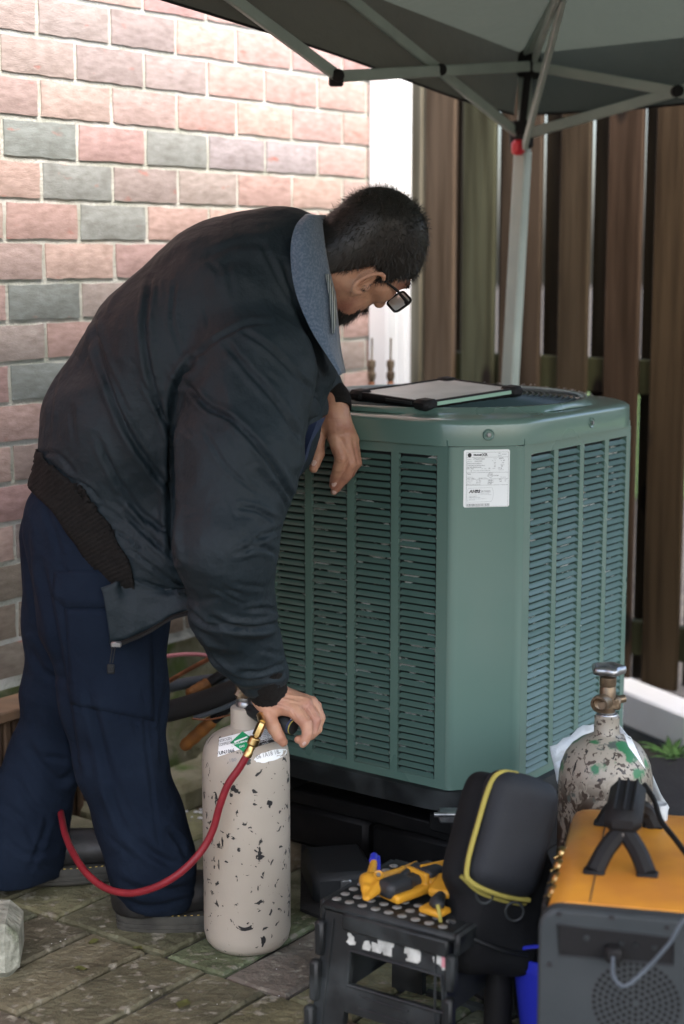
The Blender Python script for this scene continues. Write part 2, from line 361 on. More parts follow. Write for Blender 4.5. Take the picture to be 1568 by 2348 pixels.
def sd_ell(p, c, r, ax=None):
    q = p - np.asarray(c, np.float32)
    if ax is not None: q = q @ np.asarray(ax, np.float32).T
    r = np.asarray(r, np.float32); k0 = np.linalg.norm(q / r, axis=-1); k1 = np.linalg.norm(q / (r * r), axis=-1) + 1e-9
    return k0 * (k0 - 1) / k1
def surfnet(fn, lo, hi, h):
    lo = np.asarray(lo, float); hi = np.asarray(hi, float); n = np.ceil((hi - lo) / h).astype(int) + 1
    ax = [(lo[i] + h * np.arange(n[i])).astype(np.float32) for i in range(3)]
    F = np.empty(n, np.float32); st = max(1, int(1.2e6 // (n[1] * n[2])))
    YZ = np.stack(np.meshgrid(ax[1], ax[2], indexing='ij'), -1)
    for i in range(0, n[0], st):
        xs = ax[0][i:i + st]; g = np.empty((len(xs), n[1], n[2], 3), np.float32); g[..., 0] = xs[:, None, None]; g[..., 1:] = YZ[None]
        F[i:i + st] = fn(g)
    S = F < 0; c = n - 1
    def cor(A, i, j, k): return A[i:i + c[0], j:j + c[1], k:k + c[2]]
    cnt = sum(cor(S, i, j, k).astype(np.int8) for i in (0, 1) for j in (0, 1) for k in (0, 1))
    cell = (cnt > 0) & (cnt < 8); ci = np.argwhere(cell); idx = -np.ones(c, np.int64); idx[cell] = np.arange(len(ci))
    acc = np.zeros((len(ci), 3)); num = np.zeros(len(ci)); C = [(i, j, k) for i in (0, 1) for j in (0, 1) for k in (0, 1)]
    for a in C:
        for b in C:
            if sum(b) - sum(a) == 1 and all(q >= p for p, q in zip(a, b)):
                fa = F[ci[:, 0] + a[0], ci[:, 1] + a[1], ci[:, 2] + a[2]]; fb = F[ci[:, 0] + b[0], ci[:, 1] + b[1], ci[:, 2] + b[2]]
                m = (fa < 0) != (fb < 0); t = np.where(m, fa / (fa - fb + 1e-12), 0)
                acc += np.where(m[:, None], np.array(a) + t[:, None] * (np.array(b) - np.array(a)), 0); num += m
    V = lo + h * (ci + acc / num[:, None]); Q = []
    for d in range(3):
        e = [0, 0, 0]; e[d] = 1; s0 = S[:n[0] - e[0], :n[1] - e[1], :n[2] - e[2]]; s1 = S[e[0]:, e[1]:, e[2]:]
        o = [(d + 1) % 3, (d + 2) % 3]; E_ = np.argwhere(s0 != s1)
        ok = (E_[:, o[0]] > 0) & (E_[:, o[1]] > 0) & (E_[:, o[0]] < c[o[0]]) & (E_[:, o[1]] < c[o[1]]) & (E_[:, d] < c[d]); E_ = E_[ok]
        def at(da, db):
            q = E_.copy(); q[:, o[0]] += da; q[:, o[1]] += db; return idx[q[:, 0], q[:, 1], q[:, 2]]
        qd = np.stack([at(-1, -1), at(0, -1), at(0, 0), at(-1, 0)], 1); ins = s0[E_[:, 0], E_[:, 1], E_[:, 2]]
        qd[~ins] = qd[~ins][:, ::-1]; Q.append(qd)
    return V, np.concatenate(Q)
def vnormals(V, Q):
    n = np.cross(V[Q[:, 2]] - V[Q[:, 0]], V[Q[:, 3]] - V[Q[:, 1]]); o = np.zeros_like(V)
    for k in range(4): np.add.at(o, Q[:, k], n)
    return o / (np.linalg.norm(o, axis=1)[:, None] + 1e-12)
def relax(V, Q, it=1, lam=.5):
    for _ in range(it):
        s = np.zeros_like(V); c = np.zeros(len(V))
        for a, b in ((0, 1), (1, 2), (2, 3), (3, 0)):
            np.add.at(s, Q[:, a], V[Q[:, b]]); np.add.at(s, Q[:, b], V[Q[:, a]]); np.add.at(c, Q[:, a], 1); np.add.at(c, Q[:, b], 1)
        V = V + lam * (s / np.maximum(c, 1)[:, None] - V)
    return V
def biggest(V, Q):
    lab = np.arange(len(V))
    while True:
        m = lab[Q].min(1); n_ = lab.copy()
        for k in range(4): np.minimum.at(n_, Q[:, k], m)
        n_ = n_[n_]
        if (n_ == lab).all(): break
        lab = n_
    u, c = np.unique(lab[Q[:, 0]], return_counts=True); return Q[lab[Q[:, 0]] == u[c.argmax()]]
def npmesh(name, V, Q, mats, smooth=True):
    used = np.unique(Q); mp = -np.ones(len(V), int); mp[used] = np.arange(len(used)); V = V[used]; Q = mp[Q]
    me = bpy.data.meshes.new(name); me.vertices.add(len(V)); me.vertices.foreach_set('co', V.astype(np.float32).ravel())
    me.loops.add(len(Q) * 4); me.loops.foreach_set('vertex_index', Q.astype(np.int32).ravel()); me.polygons.add(len(Q))
    me.polygons.foreach_set('loop_start', np.arange(0, len(Q) * 4, 4, dtype=np.int32)); me.polygons.foreach_set('loop_total', np.full(len(Q), 4, np.int32))
    me.update(calc_edges=True); me.polygons.foreach_set('use_smooth', [smooth] * len(Q))
    for m in (mats if isinstance(mats, (list, tuple)) else [mats]): me.materials.append(m)
    me.validate(); return me
def polydist(px, py, line_):
    d = np.full(px.shape, 1e9); L_ = np.asarray(line_, float)
    for (x0, y0), (x1, y1) in zip(L_[:-1], L_[1:]):
        vx, vy = x1 - x0, y1 - y0; t = np.clip(((px - x0) * vx + (py - y0) * vy) / (vx * vx + vy * vy + 1e-9), 0, 1)
        d = np.minimum(d, np.hypot(px - x0 - t * vx, py - y0 - t * vy))
    return d
def inpoly(px, py, poly):
    c = np.zeros(px.shape, bool); n = len(poly)
    for i in range(n):
        x0, y0 = poly[i]; x1, y1 = poly[(i + 1) % n]
        if y0 == y1: continue
        c ^= ((y0 > py) != (y1 > py)) & (px < (x1 - x0) * (py - y0) / (y1 - y0) + x0)
    return c
def facing(V, Nn):
    vd = np.array([0, 0, CAMH]) - V; vd /= np.linalg.norm(vd, axis=1)[:, None]; return (Nn * vd).sum(1)
def creases(V, Q, L_):
    """press seams and folds into the near side of a cloth surface; each is (polyline, width px, depth m)"""
    Nn = vnormals(V, Q); fc = np.clip(facing(V, Nn) * 3, 0, 1); px, py = project(V); disp = np.zeros(len(V))
    for pl, w, dp in L_:
        pl = np.asarray(pl, float)
        if len(pl) > 2: pl = spline(pl, 4)
        d = polydist(px, py, pl); e = np.minimum(np.hypot(px - pl[0][0], py - pl[0][1]), np.hypot(px - pl[-1][0], py - pl[-1][1]))
        tp = np.clip(e / (4 * w), .15, 1)
        disp += tp * dp * (-np.exp(-(d / w) ** 2) + .55 * np.exp(-((d - 2.0 * w) / (1.2 * w)) ** 2))
    return V + Nn * (disp * fc)[:, None]
def drape(V, Q, poly_rows, off, m, name, parent, thick=.003):
    """lay a cloth patch, given as rows of photo pixels, on a surface"""
    from mathutils.bvhtree import BVHTree
    bv = BVHTree.FromPolygons([tuple(q) for q in V], [tuple(int(i) for i in q) for q in Q]); rows = []
    for r_ in poly_rows:
        row = []
        for x, y in r_:
            d = nrm(ray(x, y)); h, n, i, ds = bv.ray_cast(Vector((0, 0, CAMH)), Vector(d))
            if h is None: h, n, i, ds = bv.find_nearest(Vector(P(x, y, 2.86)))
            if n.dot(Vector(d)) > 0: n = -n
            row.append(np.array(h) + np.array(n) * off)
        rows.append(row)
    mb_ = MB(); mb_.grid(rows); o = mb_.build(name, m, parent); md = o.modifiers.new('s', 'SOLIDIFY'); md.thickness = thick; md.offset = 0; return o
def patch(V, Q, poly, off, mats, name, parent, thick=.003, **k):
    """a cloth patch lying on a surface"""
    Nn = vnormals(V, Q); px, py = project(V); ok = inpoly(px, py, poly) & (facing(V, Nn) > .05); q = Q[ok[Q].all(1)]
    if len(q) == 0: return None
    o = link(name, npmesh(name, V + Nn * off, q, mats), parent, **k); md = o.modifiers.new('s', 'SOLIDIFY'); md.thickness = thick; md.offset = -1; return o
# ================================================================ GROUND
def XY(u, n): return U * u + N * n
mb = MB(); mb.grid([[np.array([x, y, -.02]) for x in (-30, -3, 3, 30)] for y in (-12, 0, 6, 60)][::-1])
tag(mb.build('ground', M['soil'], smooth=False), kind='structure', label='dark bare soil ground')
mb = MB(); mb.box(XY(3.9, 0) + XY(0, -1.5) * 0 + np.array([1.0, 9.5, -.012]), (30, 9.0, .01))
tag(mb.build('lawn', M['grass'], smooth=False), kind='structure')
# patio: pavers laid in courses of 0.30 m, each one a stone of its own
mb = MB(); uc = 1.75; c = XY(1.70, 1.55); mb.box((*c[:2], -.011), (3.4, 1.9, .02), ax=[N, U, Z3])
patio = tag(mb.build('patio', M['joint'], smooth=False), kind='structure', label='patio bedding under the grey brown stone pavers')
def paver_mesh(wn, wu, sd):
    b = MB(); r = random.Random(sd); g = .0045; hw, hu, t = wn / 2 - g, wu / 2 - g, .022; k = .006; nn = 7
    def edge(n0, u0, n1, u1): return [((n0 + (n1 - n0) * i / 5), (u0 + (u1 - u0) * i / 5)) for i in range(5)]
    o = edge(-hw, -hu, hw, -hu) + edge(hw, -hu, hw, hu) + edge(hw, hu, -hw, hu) + edge(-hw, hu, -hw, -hu)
    o = [(a + r.uniform(-.0022, .0022), q + r.uniform(-.0022, .0022)) for a, q in o]; L_ = len(o)
    f = [(a * (1 - k / hw * .8), q * (1 - k / hu * .8)) for a, q in o]
    V = [(N * a + U * q + Z3 * -.02) for a, q in o] + [(N * a + U * q + Z3 * (.004 + r.uniform(-.001, .001))) for a, q in o] + [(N * a + U * q + Z3 * .0085) for a, q in f]
    F_ = []
    for ring in (0, 1):
        for i in range(L_):
            j = (i + 1) % L_; F_.append((ring * L_ + i, ring * L_ + j, (ring + 1) * L_ + j, (ring + 1) * L_ + i)[::-1])
    F_.append(tuple(range(2 * L_, 3 * L_))[::-1]); b.add(V, F_)
    me = b.mesh('paver', M['paver'], True, 30)
    return me
PM = {}
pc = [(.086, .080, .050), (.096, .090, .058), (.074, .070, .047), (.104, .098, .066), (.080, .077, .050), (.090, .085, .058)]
pr = random.Random(5)
for ui in range(-2, 6):
    u0 = 1.65 + .30 * ui; n0 = .80 + (.065 if ui % 2 else 0) + (0 if ui == 0 else pr.choice([0, .03]))
    n0 = 1.465 - .1335 * 6 if ui == 0 else n0
    while n0 < 2.45:
        k = pr.choice([1, 1, 1, 2]) if ui != 0 else 1
        w = .1335 * k; key = (k, pr.randint(0, 3))
        if key not in PM: PM[key] = paver_mesh(.1335 * k, .30, key[1] * 7 + k)
        q = XY(u0 + .15, n0 + w / 2)
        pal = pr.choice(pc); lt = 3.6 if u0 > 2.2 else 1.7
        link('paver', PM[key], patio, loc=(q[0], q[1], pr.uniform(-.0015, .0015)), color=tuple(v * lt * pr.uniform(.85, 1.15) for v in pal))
        n0 += w
# black sheet added to paint the shade on the ground under the condenser
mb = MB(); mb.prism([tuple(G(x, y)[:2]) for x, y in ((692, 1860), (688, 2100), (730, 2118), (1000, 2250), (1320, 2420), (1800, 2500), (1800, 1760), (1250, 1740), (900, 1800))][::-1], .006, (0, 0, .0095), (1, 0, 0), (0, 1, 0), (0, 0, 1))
tag(mb.build('shade_sheet', M['ground_shade'], smooth=False), label='black sheet standing in for the shade on the ground under the condenser', cat='shade sheet')
# pale pebbles strewn behind the legs
mb = MB(); r = random.Random(11)
def pebble(mb, c, s, r):
    mb.lathe([(0, -.4 * s), (.7 * s, -.3 * s), (s, 0), (.7 * s, .3 * s), (0, .4 * s)], c, seg=7, wob=lambda t: 1 + .15 * math.sin(2 * t + c[0] * 99))
for i in range(70):
    q = G(r.uniform(370, 470), r.uniform(1770, 1890)); pebble(mb, (q[0], q[1], .012), r.uniform(.003, .008), r)
for i in range(14):
    q = G(r.uniform(0, 700), r.uniform(2050, 2330)); pebble(mb, (q[0], q[1], .010), r.uniform(.0008, .0016), r)
tag(mb.build('pebbles', M['white']), kind='stuff', label='small white pebbles scattered on the pavers')

# ================================================================ BRICK WALL (along U through W0)
W0 = P(0, 1174, 3.2); W0[2] = 0; WN = -N            # WN: outward normal of the wall, towards the canopy
PITZ, PITL, BD = .0795, .2005, .10
S_END = 1.442
wall = thing('brick_wall', 'weathered pink and grey brick house wall behind the bent man', 'brick wall', tuple(W0))
def brick_mesh(L_, H_, sd):
    r = random.Random(sd); b = MB(); nx, nz = 6, 3; hx, hz = L_ / 2 - .0056, H_ / 2 - .0056
    rows = []
    for j in range(nz + 1):
        row = []
        for i in range(nx + 1):
            x = -hx + 2 * hx * i / nx; z = -hz + 2 * hz * j / nz; e = (i in (0, nx)) or (j in (0, nz))
            y = -.0010 if e else .0016 + r.uniform(-.0006, .0006)
            if e: x += r.uniform(-.0016, .0016); z += r.uniform(-.0016, .0016)
            row.append(U * x + WN * y + Z3 * z)
        rows.append(row)
    b.grid(rows)
    per = [(0, i) for i in range(nx + 1)] + [(j, nx) for j in range(1, nz + 1)] + [(nz, i) for i in range(nx - 1, -1, -1)] + [(j, 0) for j in range(nz - 1, 0, -1)]
    f = [rows[j][i] for j, i in per]; k = [p - WN * .03 for p in f]; n = len(f)
    b.add(f + k, [(i, n + i, n + (i + 1) % n, (i + 1) % n) for i in range(n)])
    return b.mesh('brick', M['brick'], True, 50)
BM = [brick_mesh(PITL, PITZ, s) for s in range(6)]; BH = brick_mesh(PITL / 2, PITZ, 9)
pinks = [(.60, .40, .36), (.64, .44, .39), (.58, .38, .36), (.64, .46, .40), (.52, .39, .36), (.60, .42, .39), (.56, .35, .33)]
greys = [(.30, .345, .33), (.34, .37, .355)]; tans = [(.56, .43, .38), (.50, .41, .37), (.47, .40, .37)]
special = {}
def zrow(k): return .0305 + PITZ * k                 # bottom mortar line of course k
# courses counted so that course 18 spans the mortar lines at z 1.464 .. 1.548
def offs(k): return .138 if k % 2 == 0 else .038
grey_at = {(17, 0): 1, (17, 2): 1, (17, 3): 2, (17, 4): 2, (16, 0): 1, (16, 1): 3, (15, 1): 1, (18, 0): 4, (13, 0): 1, (11, 0): 1, (7, 0): 1, (9, 0): 1, (19, 1): 3, (19, 2): 3, (20, 1): 3, (5, 0): 4}
r = random.Random(21); stuffb = MB()
K0, K1 = 4, 24
for k in range(K0, K1):
    zc = zrow(k) + PITZ / 2; s0 = offs(k) - PITL * 3
    i = 0
    while s0 + PITL * i < S_END - .005:
        a = s0 + PITL * i; e = min(a + PITL, S_END); sc = (e - a) / PITL
        cidx = i - 3
        t = grey_at.get((k, cidx), 0)
        if t == 1: col = r.choice(greys)
        elif t == 2: col = (.48, .43, .45)
        elif t == 3: col = (.46, .38, .36)
        elif t == 4: col = r.choice(tans)
        else: col = r.choice(pinks) if r.random() < .8 else r.choice(tans)
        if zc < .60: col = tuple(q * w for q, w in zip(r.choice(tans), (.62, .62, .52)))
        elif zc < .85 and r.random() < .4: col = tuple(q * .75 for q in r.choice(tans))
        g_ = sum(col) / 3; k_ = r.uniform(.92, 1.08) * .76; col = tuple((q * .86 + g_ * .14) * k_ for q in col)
        if -.25 < a and sc > .35:
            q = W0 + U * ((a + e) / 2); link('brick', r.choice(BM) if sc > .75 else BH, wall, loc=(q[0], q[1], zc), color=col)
        i += 1
# mortar bed and the far-out rest of the wall
mb = MB()
def slab(mb, s0, s1, z0, z1, y0, y1): mb.box(W0 + U * (s0 + s1) / 2 + WN * (y0 + y1) / 2 + Z3 * (z0 + z1) / 2, (s1 - s0, y1 - y0, z1 - z0), ax=[U, WN, Z3])
slab(mb, -3.4, S_END - .004, .33, 3.2, -.12, -.0045)
mb.build('mortar_bed', M['mortar'], wall, smooth=False)
mb = MB(); slab(mb, -3.4, S_END - .02, -.05, .325, -.14, -.03); mb.build('foundation', M['moss'], wall, smooth=False)
mb = MB()
for k in range(K0, 40):
    zc = zrow(k) + PITZ / 2; a = offs(k) - PITL * 17
    while a < S_END - .02:
        if k >= K1 or a < -.26:
            e = min(a + PITL, S_END); slab(mb, a + .0045, e - .0045, zc - PITZ / 2 + .0045, zc + PITZ / 2 - .0045, -.03, .0015)
        a += PITL
o = mb.build('outer_brickwork', M['brick'], wall, smooth=False, kind='stuff'); o.color = (.46, .25, .22, 1)

# downspout (white) on the wall near its end
dsp = thing('downspout', 'white rectangular downspout fixed near the end of the brick wall', 'downspout', tuple(W0 + U * 1.33))
prof = [(x * .74, y) for x, y in [(-.072, 0), (-.072, .05), (-.066, .058), (-.045, .058), (-.04, .053), (-.016, .053), (-.011, .058), (.011, .058), (.016, .053), (.04, .053), (.045, .058), (.066, .058), (.072, .05), (.072, 0)]]
mb = MB(); mb.prism(prof, 2.75, W0 + U * 1.300 + WN * .004 + Z3 * .1, U, WN, Z3); mb.build('pipe', M['white'], dsp, sharp=25)
for z in (.6, 1.95):
    mb = MB(); mb.box(W0 + U * 1.300 + WN * .033 + Z3 * z, (.128, .066, .025), ax=[U, WN, Z3]); mb.build('strap', M['white'], dsp, smooth=False)

# wooden planter skirting under the bricks at far left
pl = thing('timber_edging', 'brown ribbed timber skirting below the brick wall at far left', 'timber edging', tuple(W0 - U * .3))
mb = MB(); mb.box(W0 - U * .35 + WN * .055 + Z3 * .31, (1.0, .09, .022), ax=[U, WN, Z3], bev=.003); mb.build('top_board', M['woodx'], pl)
sm = MB(); sm.box((0, 0, 0), (.017, .02, .29), ax=[U, WN, Z3], bev=.003); me = sm.mesh('slat', M['wood'], True, 30)
for i in range(34):
    q = W0 + U * (-.62 + .024 * i) + WN * .07 + Z3 * .154
    link('slat', me, pl, loc=q, color=(.13, .085, .055) if i % 2 else (.10, .065, .045))

# ================================================================ FENCE
FA = np.array([.2, 4.6, 0]); FD = -N                # runs to the right, square to the wall
FENCE_SHADE = .37  # darkens the board colours for the shade under the canopy
fence = thing('timber_fence', 'tall brown timber fence with green algae and narrow bright gaps', 'fence', tuple(FA))
def t_at(x, off=0.):
    rr = (x - 784) / FPX / 1.0115; F0 = FA + U * off; return (rr * F0[1] - F0[0]) / (FD[0] - rr * FD[1])
browns = [(.15, .10, .062), (.125, .085, .055), (.17, .12, .078), (.11, .078, .052)]
front = [(948, 976, (.17, .16, .12)), (977, 1044, (.23, .165, .11)), (1062, 1136, (.14, .145, .085)), (1150, 1241, (.12, .085, .055)), (1284, 1351, (.115, .085, .05)), (1392, 1470, (.125, .08, .05)), (1500, 1584, (.125, .085, .045)), (1625, 1705, browns[0]), (1745, 1830, browns[1]), (1870, 1955, browns[2]), (1990, 2075, browns[0])]
for (x0, x1, c) in front:
    a, b_ = t_at(x0), t_at(x1); mb = MB(); w = b_ - a
    mb.box(FA + FD * (a + b_) / 2 + Z3 * 1.04, (w, .019, 1.92), ax=[FD, U, Z3], bev=.003); mb.build('fence_board', M['wood'], fence, color=tuple(q * FENCE_SHADE for q in c))
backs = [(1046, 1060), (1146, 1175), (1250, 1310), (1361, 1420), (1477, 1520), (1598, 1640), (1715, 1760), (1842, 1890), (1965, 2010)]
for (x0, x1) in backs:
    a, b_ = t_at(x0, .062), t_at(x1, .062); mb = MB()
    mb.box(FA + U * .062 + FD * (a + b_) / 2 + Z3 * 1.04, (b_ - a, .019, 1.92), ax=[FD, U, Z3], bev=.003); mb.build('fence_board', M['wood'], fence, color=(.036, .028, .018))  # shade on the back boards is put into their darker wood colour
for z in (.885, .20, 1.72):
    mb = MB(); mb.box(FA + U * .031 + FD * .95 + Z3 * z, (1.95, .038, .09), ax=[FD, U, Z3], bev=.003); mb.build('rail', M['wood'], fence, color=(.05, .052, .025))
mb = MB(); mb.box(FA - FD * .012 + U * .03 + Z3 * 1.0, (.09, .09, 2.0), ax=[FD, U, Z3], bev=.004); mb.build('post', M['wood'], fence, color=(.13, .12, .09))
# white painted board lying at the foot of the fence
mb = MB(); a = G(1420, 1600, .05); b_ = G(1640, 1690, .05); d = nrm(b_ - a); L_ = np.linalg.norm(b_ - a)
mb.box((a + b_) / 2, (L_ + .1, .10, .09), ax=[d, np.cross(Z3, d), Z3], bev=.006)
tag(mb.build('white_board', M['white']), 'white painted board lying on the soil along the fence foot', 'board')

# weeds on the soil at right
def weed(loc, s, lab, sd, grp=None):
    r = random.Random(sd); t = thing('weed', lab, 'plant', tuple(loc), grp)
    for i in range(11):
        a = r.uniform(0, 6.28); L_ = s * r.uniform(.5, 1); up = r.uniform(.4, 1.1); w = s * .09; b = MB(); rows = []
        for k in range(5):
            q = k / 4; c = np.array(loc) + np.array([math.cos(a), math.sin(a), 0]) * L_ * q + Z3 * L_ * up * (q - .55 * q * q); sd_ = np.array([-math.sin(a), math.cos(a), 0]) * w * math.sin(math.pi * min(q + .12, 1)) 
            rows.append([c - sd_, c + Z3 * w * .25, c + sd_])
        b.grid(rows); b.build('leaf', M['leaf'], t)
weed(G(1537, 1738), .09, 'bright green weed growing on the dark soil below the white board', 3)
weed(G(1500, 1725), .05, 'small weed beside the worn beige cylinder shoulder', 4)
weed(G(1560, 1752), .07, 'low green weed at the right edge of the photo', 5)

# ================================================================ CONDENSER
ZB, ZC = .221, .860
BL = np.array([.190, 2.900, 0]); LCH = .140; BR = BL + nrm(U - N) * LCH; FL = .415
Q0 = BL - N * (LCH / math.sqrt(2)); SQ = FL + 2 * LCH / math.sqrt(2); AC_C = Q0 + (U + N) * SQ / 2
ac = thing('air_conditioner', 'green louvered outdoor condenser unit with rating label on its corner post', 'air conditioner', (AC_C[0], AC_C[1], ZB))
ch = LCH / math.sqrt(2); hs_ = SQ / 2
def octo(off, z, cut=0.0):                           # corners of the octagon grown by off
    h = hs_ + off; c = ch + off * .586 + cut; o = []
    for (a, b) in ((-1, -1), (-1, 1), (1, 1), (1, -1)):
        pass
    pts = [(-h, -h + c), (-h, h - c), (-h + c, h), (h - c, h), (h, h - c), (h, -h + c), (h - c, -h), (-h + c, -h)]
    return [AC_C + U * p[0] + N * p[1] + Z3 * z for p in pts]
def octo_smooth(off, z, n=96, circ=0.0, rad=.26, rnd=.02):
    base = np.array(octo(off, z)); cc = AC_C + Z3 * z; out = []
    for i in range(n):
        t = 2 * math.pi * i / n; d = U * math.cos(t) + N * math.sin(t); best = 1e9
        h = hs_ + off; c = ch + off * .586; hd = (2 * h - c) / math.sqrt(2)
        ds = []
        for k in range(4):
            v = abs(math.cos(t - k * math.pi / 2)); w = math.cos(t - k * math.pi / 2)
            if w > 1e-6: ds.append(h / w)
            w2 = math.cos(t - math.pi / 4 - k * math.pi / 2)
            if w2 > 1e-6: ds.append(hd / w2)
        p = 24.0; rr = sum((1 / q) ** p for q in ds) ** (-1 / p) if rnd else min(ds)
        out.append(cc + d * (rr * (1 - circ) + rad * circ))
    return out
# corner posts: four folded sheets, the front one visible
for k in range(4):
    ang = k * math.pi / 2; rot = lambda v: AC_C + (U * (np.dot(v - AC_C, U) * math.cos(ang) - np.dot(v - AC_C, N) * math.sin(ang)) + N * (np.dot(v - AC_C, U) * math.sin(ang) + np.dot(v - AC_C, N) * math.cos(ang)))
    mb = MB(); d = nrm(U - N); o_ = -nrm(U + N)
    pr_ = [(.0, -.02), (.0, .0), (.004, .003), (.010, .0045), (.017, .0035), (.022, .0022), (.118, .0022), (.123, .0035), (.130, .0045), (.136, .003), (.140, 0), (.140, -.02)]
    rows = []
    for z in (ZB, ZB + .004, ZC - .006, ZC - .002): rows.append([rot(BL + d * (p[0]) + o_ * p[1]) + Z3 * z for p in pr_])
    mb.grid(rows); mb.build('corner_post', M['ac'], ac, sharp=50)
# louvered side panels
bl = MB(); sec = [(0.0010, -.0066), (.0018, -.0058), (0.0004, -.0048), (-.0050, .0022), (-.0056, .0016)]
LW = .083
def louver_mesh(w):
    b = MB(); xs = [-w / 2, -w / 2 + .0015, -w / 2 + .006, w / 2 - .006, w / 2 - .0015, w / 2]; rows = []
    for i, x in enumerate(xs):
        row = []
        for (o_, z) in sec:
            k = (0, .35, 1, 1, .35, 0)[i]; row.append((x, o_ if o_ > 0 else o_ * k, -.0054 + (z + .0054) * (k * .9 + .1)))
        rows.append(row)
    b.grid(rows, closed=False); return b.mesh('louver', M['acb'], True, 60)
LM = louver_mesh(LW)
NR = 46; Z0L, Z1L = ZB + .017, ZC - .021; PZ = (Z1L - Z0L) / NR
cols = [(.024, .108), (.1245, .2085), (.225, .309), (.3255, .4005)]
rest = MB(); nlv = 0
faces = [(BL, N, -U), (BR, U, -N)]
# far faces too
BL2 = BR + U * FL; BR3 = BL + N * FL
c3 = AC_C * 2 - BL; c4 = AC_C * 2 - BR
faces += [(c3, -N, U), (c4, -U, N)]
for fi, (o0, d, out) in enumerate(faces):
    mb = MB(); th = .0012
    def pan(a, b, z0, z1): mb.box(o0 + d * (a + b) / 2 - out * .0006 + Z3 * (z0 + z1) / 2, (b - a, th, z1 - z0), ax=[d, out, Z3])
    pan(.0005, FL - .0005, ZB, Z0L - .001); pan(.0005, FL - .0005, Z1L + .001, ZC + .01)
    prev = .0005
    for (a, b) in cols: pan(prev, a, Z0L - .001, Z1L + .001); prev = b
    pan(prev, FL - .0005, Z0L - .001, Z1L + .001)
    # stile returns
    for (a, b) in cols:
        for q in (a, b): mb.box(o0 + d * q - out * .004 + Z3 * (Z0L + Z1L) / 2, (.0008, .006, Z1L - Z0L), ax=[d, out, Z3])
    mb.build('side_panel', M['ac'], ac, smooth=False)
    for ci, (a, b) in enumerate(cols):
        sc = (b - a) / .084
        for k in range(NR):
            z = Z0L + PZ * (k + .5) - .0005; c = o0 + d * (a + b) / 2 + Z3 * z
            if fi < 2 and ci < 3 and nlv < 290:
                ang = math.atan2(d[1], d[0]); flip = np.dot(np.cross(Z3, d), out)
                o_ = link('louver', LM, ac, loc=c)
                tl_ = random.gauss(0, .02); mtx = Matrix(((d[0] * sc, out[0], out[0] * tl_, c[0]), (d[1] * sc, out[1], out[1] * tl_, c[1]), (0, -tl_, 1, c[2]), (0, 0, 0, 1)))
                WT[o_.name] = Vector(c); o_.matrix_basis = mtx
                nlv += 1
            elif fi < 2 or k % 1 == 0:
                me = LM; vv = [c + d * v.co.x * sc + out * v.co.y + Z3 * v.co.z for v in me.vertices]
                rest.add(vv, [tuple(p.vertices) for p in me.polygons])
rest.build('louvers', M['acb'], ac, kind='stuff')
# coil and inner parts
mb = MB()
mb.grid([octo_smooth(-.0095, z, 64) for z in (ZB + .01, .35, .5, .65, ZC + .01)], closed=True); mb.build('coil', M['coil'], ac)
mb = MB(); mb.grid([octo_smooth(-.09, z, 48) for z in (ZB, ZC + .02)], closed=True); mb.add(octo_smooth(-.09, .70, 48), [tuple(range(48))]); mb.build('inner_shroud', M['blackmetal'], ac)
# top cap
mb = MB()
rows = [octo_smooth(.003, ZC - .001, 128, rnd=1), octo_smooth(.0085, ZC - .001, 128), octo_smooth(.0085, ZC + .004, 128), octo_smooth(.0075, ZC + .036, 128), octo_smooth(.0065, ZC + .040, 128), octo_smooth(.001, ZC + .0445, 128), octo_smooth(-.012, ZC + .047, 128),
        octo_smooth(-.02, ZC + .048, 128, .15), octo_smooth(-.02, ZC + .049, 128, .55, .290), octo_smooth(-.02, ZC + .053, 128, .85, .289), octo_smooth(-.02, ZC + .059, 128, 1, .285), octo_smooth(-.02, ZC + .060, 128, 1, .282), octo_smooth(-.02, ZC + .060, 128, 1, .276), octo_smooth(-.02, ZC + .055, 128, 1, .271), octo_smooth(-.02, ZC + .03, 128, 1, .266)]
mb.grid([list(r_) for r_ in rows], closed=True); mb.build('top_cap', M['ac'], ac, sharp=70)
ZT = ZC + .060
mb = MB()
for i in range(19):
    rr = .268 - .0115 * i; zz = ZT - .003 + .012 * (1 - (rr / .268) ** 2)
    pts = [AC_C + Z3 * zz + rr * (U * math.cos(t) + N * math.sin(t)) for t in np.linspace(0, 2 * math.pi, 57)]; mb.tube(pts, .0021, 5, False)
for k in range(10):
    t = k * math.pi / 5 + .2; e = U * math.cos(t) + N * math.sin(t); mb.tube([AC_C + Z3 * (ZT - .0075 + .012 * (1 - (q / .268) ** 2)) + e * q for q in (.270, .2, .12, .05)], .0022, 5)
mb.build('fan_grille', M['grille'], ac, kind='stuff')
mb = MB(); mb.lathe([(0, .012), (.05, .010), (.055, 0)], AC_C + Z3 * (ZT - .0), seg=24); mb.build('grille_boss', M['ac'], ac)
mb = MB()
for k in range(3):
    rows = []
    for q in np.linspace(.04, .25, 6):
        a = k * 2.094; rows.append([AC_C + Z3 * (ZT - .09 + dz) + q * (U * math.cos(a + da) + N * math.sin(a + da)) for da, dz in ((-.35, -.02), (0, 0), (.35, .025))])
    mb.grid(rows)
mb.lathe([(0, .0), (.04, 0), (.045, -.03)], AC_C + Z3 * (ZT - .08), seg=20); mb.build('fan', M['blackmetal'], ac)
